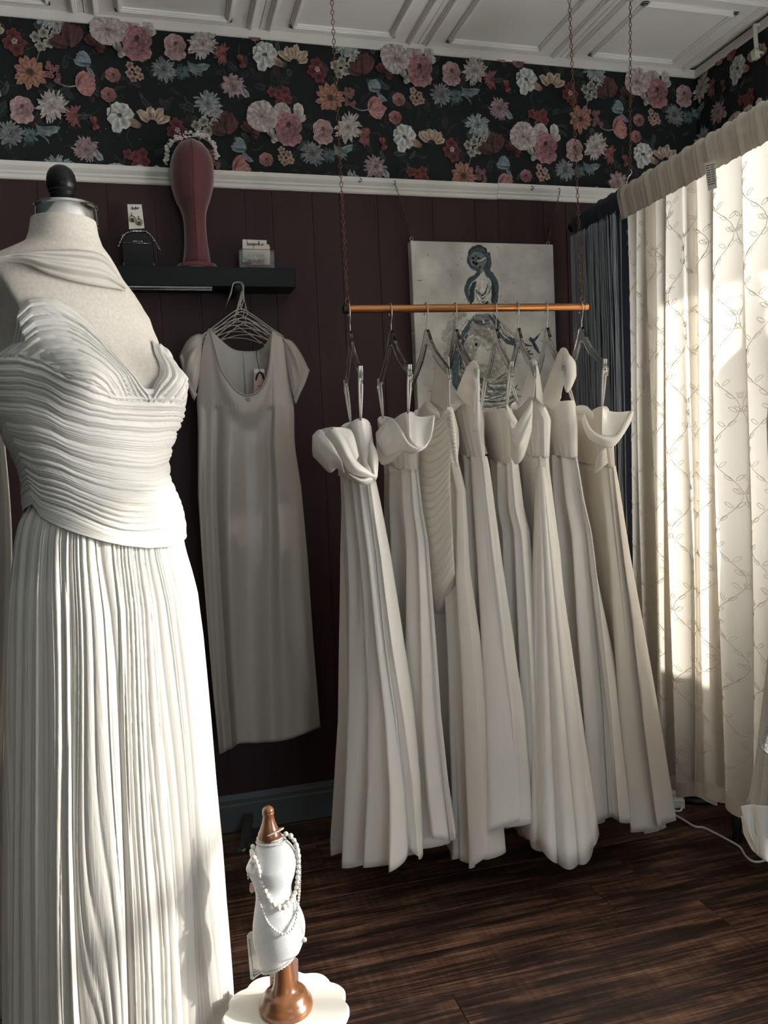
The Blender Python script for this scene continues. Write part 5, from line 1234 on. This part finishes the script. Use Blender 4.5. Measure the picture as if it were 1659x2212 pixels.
for (hx, hy), lab in (((779, 392), 'empty hook on the picture rail beside the left bar chain'), ((1150, 409), 'bent empty hook on the picture rail above the painting')):
    h0 = atY(hx, hy, 2.832); rh = thing('rail_hook', lab, 'hook', h0, 'hooks on the picture rail')
    MB().tube(smooth_path([h0+np.array([0, .012, .012]), h0+np.array([0, -.002, .010]), h0+np.array([.001, -.006, .0]), h0+np.array([-.006, -.004, -.005]), h0+np.array([-.006, -.006, .002])], 12), .0013, 5).build('wire', MAT['ink'], rh)
# ================================================================== jewellery form on the scalloped stool (foreground)
MD = 1.46
tb = atD(618, 2178, MD); TZ = float(tb[2])
st = thing('scalloped_stool', 'low white stool with scalloped round top under the jewellery form', 'stool', (tb[0], tb[1], 0))
MAT['stool'] = mat('white_lacquered_wood', (.80, .77, .70), .4, noise=(8, .04))
n_ = 120; prof = [(-.022, .93), (-.020, .97), (-.012, 1.0), (-.004, 1.0), (0, .97)]; P = np.array([[(tb[0]+.108*sc_*(1+.055*(abs(sin(5.5*q+.4))-.6)*1.6)*cos(q), tb[1]+.108*sc_*(1+.055*(abs(sin(5.5*q+.4))-.6)*1.6)*sin(q), TZ+dz) for q in np.linspace(0, 2*pi, n_+1)[:-1]] for dz, sc_ in prof])
mb = MB().grid(P, cv=True); mb.f.append(tuple(range(n_))[::-1]); mb.f.append(tuple((len(prof)-1)*n_+k for k in range(n_))); mb.m += [0, 0]; mb.build('scalloped_top', MAT['stool'], st, auto=40)
MB().lathe([(.085, 0), (.085, .012), (.05, .02), (.026, .05), (.022, TZ*.5), (.028, TZ-.05), (.06, TZ-.022)], (tb[0], tb[1], 0), 32).build('pedestal', MAT['stool'], st, auto=40)
mf = thing('jewellery_form', 'miniature white torso jewellery form on a turned walnut stand', 'jewellery stand', (tb[0], tb[1], TZ))
PXm = FPX/MD
def zz(y, x=610): return float(atD(x, y, MD)[2])
base = [(TZ, 57), (TZ+.006, 58.5), (TZ+.013, 57), (TZ+.017, 52), (TZ+.020, 50), (TZ+.028, 46), (TZ+.033, 38), (TZ+.034, 31), (TZ+.040, 26), (TZ+.052, 22.5), (TZ+.075, 19.5), (TZ+.095, 19), (TZ+.115, 20), (TZ+.135, 22)]
MB().lathe([(r/PXm, z-TZ) for z, r in base], (tb[0], tb[1], TZ), 40).build('turned_base', MAT['walnut'], mf, auto=50)
MAT['form_white'] = mat('white_cotton_form', (.70, .71, .71), .75, noise=(200, .05), bump=(800, .15, .001), sheen=.2)
rows = [(1806, 559, 608), (1812, 557, 611), (1824, 554, 626), (1836, 548, 635), (1850, 541, 640), (1865, 534, 641), (1874, 532, 640), (1890, 540, 637), (1905, 547, 632), (1920, 551, 629.5), (1940, 552.5, 634), (1968, 549, 650), (1997, 546, 659), (2026, 546.5, 657.5), (2050, 553, 650), (2070, 562, 640), (2082, 567, 634)]
def mini_ring(y, xl, xr, off=0., n=56):
    a, b = atD(xl, y, MD), atD(xr, y, MD); c = (a+b)/2; w = np.linalg.norm(b-a)/2+off; t = (b-a)/np.linalg.norm(b-a); t[2] = 0; f_ = np.array([t[1], -t[0], 0])
    tilt = (.012 if y > 2060 else 0)
    return [c+t*w*cos(q)+f_*w*.78*sin(q)+np.array([0, 0, tilt*cos(q)]) for q in np.linspace(0, 2*pi, n+1)[:-1]]
rr = smooth_path(rows, 60)
P = np.array([mini_ring(*r) for r in rr]); mb = MB().grid(P, cv=True); mb.f.append(tuple(59*56+k for k in range(56))); mb.m.append(0); mb.build('body', MAT['form_white'], mf)
npf = [(1812, 24), (1806, 25.5), (1798, 24), (1788, 19), (1776, 14.5), (1766, 12.3), (1759, 11.5), (1757, 12.8), (1754, 13), (1752.5, 12), (1751, 12.8), (1747, 12.2), (1743, 9.5), (1740, 5.5), (1739, 1)]
nc = atD(582, 1806, MD)
MB().lathe([(r/PXm, zz(y, 582)-zz(1812, 582)) for y, r in npf], (nc[0], nc[1], zz(1812, 582)), 30).build('walnut_neck', MAT['walnut'], mf, auto=60)
def braid(name, pts, r=.0022):
    mb = MB()
    for s_ in (-1, 1):
        mb.tube([p+np.array([.0014*s_*cos(k*1.3), -.0012, .0014*s_*sin(k*1.3)]) for k, p in enumerate(pts)], r*.55, 5)
    return mb.build(name, MAT['rope_white'], mf)
for y, xl, xr in ((1809, 557.5, 609.5), (1816, 556, 615), (2080, 566, 635)): 
    q = mini_ring(y, xl, xr, .001, 80); braid('braid_trim', q+[q[0]])
fr = []
for r in rr: fr.append(np.array(mini_ring(*r, .0012, 80)[50]))
braid('braid_trim', [fr[int(k)] for k in np.linspace(4, 59, 110)])
q = mini_ring(1801, 557, 611, .001, 60); MB().tube([p+np.array([0, 0, .010*cos(2*pi*(k-5)/60)]) for k, p in enumerate(q)], .0013, 5, closed=True).build('elastic_loop', MAT['rope_white'], mf)
def on_mini(x, y, out=.004):
    """front surface of the little body at a pixel"""
    yy = min(max(y, 1806), 2082); k = np.argmin(abs(rr[:, 0]-yy)); a, b = atD(rr[k][1], yy, MD), atD(rr[k][2], yy, MD); c = (a+b)/2; w = np.linalg.norm(b-a)/2
    p = atD(x, y, MD); u = np.dot(p-c, (b-a)/np.linalg.norm(b-a))/w; u = max(-1, min(1, u)); return atD(x, y, MD-(.78*w*sqrt(1-u*u)+out))
pm = None
def necklace(name, label, pts, rad, sep=True, mat_='pearl', var=.15):
    P = smooth_path([on_mini(x, y) for x, y in pts], 400); L = np.concatenate([[0], np.cumsum(np.linalg.norm(np.diff(P, axis=0), axis=1))]); n = int(L[-1]/(rad*1.95)); R = random.Random(7)
    nk = thing(name, label, 'necklace', P[200]); mb = MB().tube(P[::8], rad*.22, 4); mb.build('thread', MAT['rope_white'], nk)
    sh = None; mbj = MB()
    for k in range(n):
        s_ = L[-1]*(k+.5)/n; i = int(np.searchsorted(L, s_)); p = P[min(i, 399)]
        if sep:
            if sh is None:
                m_ = MB().ball((0, 0, 0), rad, 12, 9, (1, 1, 1.12)); o = m_.build('pearl', MAT[mat_], nk); o.parent = nk; o.matrix_parent_inverse = Matrix.Identity(4); sh = o
            else: o = sh.copy(); COL.objects.link(o); o.parent = nk
            o.location = Vector([float(v) for v in (p-np.array(nk.location))]); s2 = R.uniform(1-var, 1+var*.5); o.scale = (s2, s2, s2*R.uniform(.95, 1.15)); o.rotation_euler = (R.uniform(-.6, .6), R.uniform(-.9, .9), 0)
        else: mbj.ball(p, rad*R.uniform(.8, 1.1), 7, 5)
    if not sep: mbj.build('beads', MAT[mat_], nk)
necklace('pearl_necklace', 'chunky pearl necklace looped to the waist of the jewellery form', [(612, 1800), (628, 1806), (640, 1826), (645, 1860), (643, 1900), (638, 1930), (628, 1948), (612, 1961), (600, 1959), (585, 1946), (575, 1928), (566, 1905), (557, 1872), (549, 1852), (544, 1838), (548, 1824)], .0047)
necklace('seed_pearl_necklace', 'long strand of small pearls hanging to the hips of the jewellery form', [(622, 1802), (638, 1818), (646, 1850), (646, 1920), (643, 1965), (637, 1995), (627, 2011), (613, 2018), (596, 2010), (580, 1994), (569, 1972), (561, 1950), (554, 1918), (546, 1885), (542, 1860)], .0026, False)
necklace('crystal_necklace', 'fine dark crystal strand down the right side of the jewellery form', [(626, 1804), (642, 1824), (648, 1860), (648, 1920), (645, 1950), (641, 1985)], .0019, False, 'steel')
pend = atD(658, 2030, MD-.01); pd_ = thing('pendant_drop', 'single pearl drop on a thread at the right hip of the jewellery form', 'pendant', pend)
MB().ball(pend, .0042, 10, 8).build('pearl', MAT['pearl'], pd_); MB().tube([atD(636, 1930, MD-.02), atD(650, 1985, MD-.02), pend], .0006, 4).build('thread', MAT['rope_white'], pd_)
pend = atD(536, 1890, MD-.02); pd_ = thing('pendant_earring', 'tiny crystal drop hanging at the left bust of the jewellery form', 'pendant', pend)
mb = MB().ball(pend, .0022, 7, 5); mb.ball(pend+np.array([0, 0, -.006]), .0017, 7, 5); mb.tube([pend+np.array([0, 0, .012]), pend+np.array([0, 0, -.006])], .0005, 4); mb.build('drops', MAT['steel'], pd_)
def tagcard(name, label, px, dep, mat_, lines):
    c = [atD(x, y, dep) for x, y in px]; t = thing(name, label, 'tag', c[2])
    cd_ = MB().prism(c, (0, .0012, 0)).build('card', MAT[mat_], t, smooth=False)
    if lines:
        mb = MB()
        for (xa, ya), (xb, yb_) in lines: mb.tube([atD(xa, ya, dep-.0012), atD(xb, yb_, dep-.0012)], .0006, 4)
        mb.build('print', MAT['ink'], cd_)
tagcard('price_tag', 'white bordered card tag hanging behind the left hip of the jewellery form', [(533, 2022), (541, 2013), (560, 2012), (580, 2090), (546, 2117), (541, 2115)], MD+.035, 'card', [((538, 2028), (548, 2109)), ((548, 2109), (573, 2092)), ((549, 2096), (552, 2094)), ((549, 2101), (558, 2096))])
tagcard('price_tag', 'blush printed tag left of the walnut column of the jewellery form', [(582, 2088), (600, 2088), (601, 2150), (590, 2161), (585, 2158)], MD+.03, 'blush_card', [((587, 2114), (594, 2111)), ((588, 2122), (593, 2120)), ((587, 2130), (595, 2128)), ((587, 2142), (596, 2138))])
tagcard('price_tag', 'blush printed tag right of the walnut column of the jewellery form', [(628, 2075), (639, 2069), (644, 2073), (645, 2138), (640, 2148), (630, 2142)], MD+.03, 'blush_card', [((632, 2122), (643, 2120)), ((632, 2127), (643, 2126)), ((633, 2134), (643, 2133))])
tagcard('price_tag', 'small blush tag hanging beside the left waist of the jewellery form', [(540, 1908), (550, 1905), (552, 1925), (543, 1930), (539, 1925)], MD+.01, 'blush_card', [])

# ================================================================== ribbon bow in the dark behind the jewellery form
MAT['taupe'] = cloth('taupe_ribbon', (.05, .048, .046), .6, .1)
bw_ = thing('ribbon_bow', 'dim taupe ribbon tied in a bow low against the baseboard', 'ribbon', atY(520, 1850, 2.70))
patch(bw_, 'band', [(527, 1760, 2.83), (548, 1757, 2.83)], [(516, 1835, 2.72), (540, 1832, 2.72)], 'taupe', 8, 12, .006)
patch(bw_, 'loop', [(500, 1838, 2.71), (515, 1828, 2.70), (530, 1834, 2.70)], [(503, 1850, 2.71), (518, 1846, 2.69), (534, 1842, 2.70)], 'taupe', 14, 8, .008)
patch(bw_, 'loop', [(530, 1820, 2.70), (540, 1817, 2.69), (546, 1826, 2.69)], [(533, 1838, 2.69), (540, 1842, 2.69), (546, 1836, 2.69)], 'taupe', 14, 8, .010)
MB().tube(smooth_path([atY(530, 1835, 2.69), atY(515, 1848, 2.69), atY(508, 1857, 2.69), atY(512, 1846, 2.69), atY(530, 1833, 2.69)], 20), .0014, 5).build('cord', MAT['ribbon'], bw_)

# ================================================================== under the curtain: heater, power strip, cord, canister
he = atZ(1497, 1712, 0)
hz = thing('fan_heater', 'black ribbed round heater on the floor under the sheer curtains', 'heater', (he[0], he[1], 0))
MB().lathe([(.115, 0), (.118, .012), (.112, .022), (.085, .030)], (he[0], he[1], 0), 40).build('base', MAT['plastic_black'], hz, auto=40)
for k in range(22):
    a = 2*pi*k/22; MB().tube([(he[0]+.082*cos(a), he[1]+.082*sin(a), .026), (he[0]+.076*cos(a), he[1]+.076*sin(a), .12)], .0065, 6).build('rib', MAT['plastic_black'], hz)
MB().lathe([(.07, .02), (.072, .12), (.05, .14), (.01, .145)], (he[0], he[1], 0), 30).build('core', MAT['rubber'], hz, auto=40)
s0, s1 = atZ(1443, 1700, .018), atZ(1466, 1738, .018); ax_ = (s1-s0)/2; sd_ = np.cross(ax_/np.linalg.norm(ax_), [0, 0, 1])
ps = thing('power_strip', 'white power strip lying on the floor below the sheer curtain', 'power strip', (s0+s1)/2*np.array([1, 1, 0]))
hsg = MB().obox((s0+s1)/2, ax_, sd_*.022, (0, 0, .017)).build('housing', MAT['plastic_white'], ps, smooth=False, bevel=.004)
for k in range(4):
    c_ = s0+(s1-s0)*(.18+.2*k)+np.array([0, 0, .0172]); MB().obox(c_, ax_/np.linalg.norm(ax_)*.012, sd_*.010, (0, 0, .0012)).build('socket', MAT['plastic_white'], hsg, smooth=False, bevel=.001)
def cable(name, label, pts, r, mat_='plastic_white', nn=60):
    P = smooth_path(pts, nn); o = MB().tube(P, r, 7).build(name, MAT[mat_], origin=P[nn//2]); return tag(o, label, 'cable')
cable('power_cable', 'white power cable coming down behind the curtain into the power strip', [atY(1437, 1640, 2.34), atZ(1434, 1668, .10), atZ(1436, 1688, .05), s0+np.array([0, 0, .002])], .0042, nn=30)
cable('power_cable', 'pale cable snaking over the wood floor towards the right edge', [atZ(1474, 1741, .012), atZ(1468, 1752, .006), atZ(1446, 1748, .006), atZ(1433, 1745, .006), atZ(1452, 1757, .006), atZ(1478, 1772, .005), atZ(1500, 1785, .005), atZ(1520, 1788, .005), atZ(1545, 1800, .005), atZ(1572, 1814, .005), atZ(1598, 1830, .005), atZ(1610, 1848, .005), atZ(1625, 1860, .005), atZ(1645, 1861, .005), atZ(1675, 1850, .005)], .0038, nn=90)
ad = thing('plug_adapter', 'small grey plug and wire beside the power strip', 'plug', atZ(1424, 1722, 0))
c_ = atZ(1420, 1718, .014); MB().obox(c_, (.014, -.003, 0), (.003, .012, 0), (0, 0, .014)).build('body', MAT['base'], ad, smooth=False, bevel=.002)
MB().tube(smooth_path([c_, atZ(1428, 1728, .01), atZ(1440, 1724, .006), atZ(1447, 1718, .01)], 14), .0018, 5).build('wire', MAT['plastic_white'], ad)
cc = atZ(1592, 1818, 0); cn = thing('canister', 'small black canister on the floor beside the white gown hem', 'canister', (cc[0], cc[1], 0))
MB().lathe([(.0125, 0), (.0135, .002), (.0135, .052), (.0155, .054), (.0155, .080), (.013, .083)], (cc[0], cc[1], 0), 24).build('body', MAT['rubber'], cn, auto=40); MB().lathe([(.0158, 0), (.0158, .003)], (cc[0], cc[1], .066), 24).build('cap_ring', MAT['plastic_black'], cn, auto=40)

# ================================================================== lace gown cut by the right edge of the picture
MAT['lace'] = cloth('white_lace', (.70, .67, .61), .7, .3, bump=(120, .8, .003))
MAT['sequin'] = mat('silver_sequin_cloth', (.36, .36, .34), .35, .4, noise=(260, .5), bump=(260, .9, .004))
Yl = 1.46
LC = atY(1765, 1700, 1.46); LX, LY = float(LC[0]), float(LC[1]); zh = float(atY(1660, 1800, 1.44)[2])
lg = thing('lace_gown', 'white lace gown with satin underskirt cut off by the right picture edge', 'dress', (LX, LY, zh))
def lace_ring(z, r, amp, k, n=160): return [(LX+(r+amp*(abs(sin(k*q*.5+.7))-.5))*cos(q), LY+(r*1.15+amp*(abs(sin(k*q*.5+.7))-.5))*sin(q), z+(.012*sin(3*q+1) if z < zh+.02 else 0)) for q in np.linspace(0, 2*pi, n+1)[:-1]]
sk = [(zh+(1.0-zh)*t, .122-.060*t**.8, .020*(1-t)+.004, 22) for t in np.linspace(0, 1, 24)]
MB().grid(np.array([lace_ring(*q) for q in sk]), cv=True).build('lace_skirt', MAT['lace'], lg, thick=.0014)
bd = [(1.0, .060, .002, 22), (1.08, .064, .002, 22), (1.20, .078, .002, 22), (1.30, .080, .002, 22), (1.36, .074, .002, 22)]
MB().grid(np.array([lace_ring(*q) for q in bd]), cv=True).build('lace_bodice', MAT['lace'], lg, thick=.0014)
for q in (-1, 1):
    MB().tube(smooth_path([(LX, LY+q*.075, 1.355), (LX+.01, LY+q*.05, 1.55), (XCUR-.022, LY+q*.004, ZROD-.02), (XCUR-.020, LY, ZROD+.030), (XCUR+.022, LY+q*.003, ZROD+.02)], 24), .0022, 6).build('hanging_ribbon', MAT['ribbon'], lg)
vpanel(lg, 'satin_underskirt', [(1600, 1742, Yl+.03), (1622, 1738, Yl+.02), (1650, 1740, Yl), (1720, 1740, Yl)], [(1612, 1790, Yl+.02), (1632, 1830, Yl+.01), (1654, 1857, Yl-.01), (1720, 1880, Yl-.02)], 'satin', 2, .02)
vpanel(lg, 'satin_hem_loop', [(1601, 1763, Yl+.05), (1606, 1762, Yl+.04), (1612, 1764, Yl+.03), (1618, 1770, Yl+.02)], [(1606, 1800, Yl+.04), (1622, 1832, Yl+.02), (1640, 1850, Yl), (1655, 1857, Yl-.01)], 'satin', 1.5, .012)
vpanel(lg, 'sequin_sleeve', [(1659, 1568, Yl-.05), (1680, 1550, Yl-.06), (1720, 1540, Yl-.07)], [(1639, 1612, Yl-.05), (1655, 1628, Yl-.06), (1700, 1650, Yl-.07)], 'sequin', 1, .004)

# ================================================================== white bracket high on the window wall
a_, b_ = atX(1630, 54, XR-.03), atX(1634, 104, XR-.03)
br_ = thing('wall_bracket', 'white plastic bracket with clamp high on the papered window wall', 'bracket', b_)
MB().tube([a_, b_], .0075, 14).build('arm', MAT['plastic_white'], br_, auto=40)
c_ = atX(1632, 118, XR-.03); MB().obox(c_, (0, .012, 0), (.010, 0, 0), (0, .002, .017)).build('clamp', MAT['plastic_white'], br_, smooth=False, bevel=.003)
MB().tube([c_+np.array([-.012, -.010, .004]), c_+np.array([.025, -.010, .004])], .0045, 10).build('screw', MAT['plastic_white'], br_)
MB().tube([a_+np.array([0, 0, .0]), (XR-.002, a_[1], a_[2]+.004)], .006, 8).build('wall_stub', MAT['plastic_white'], br_)
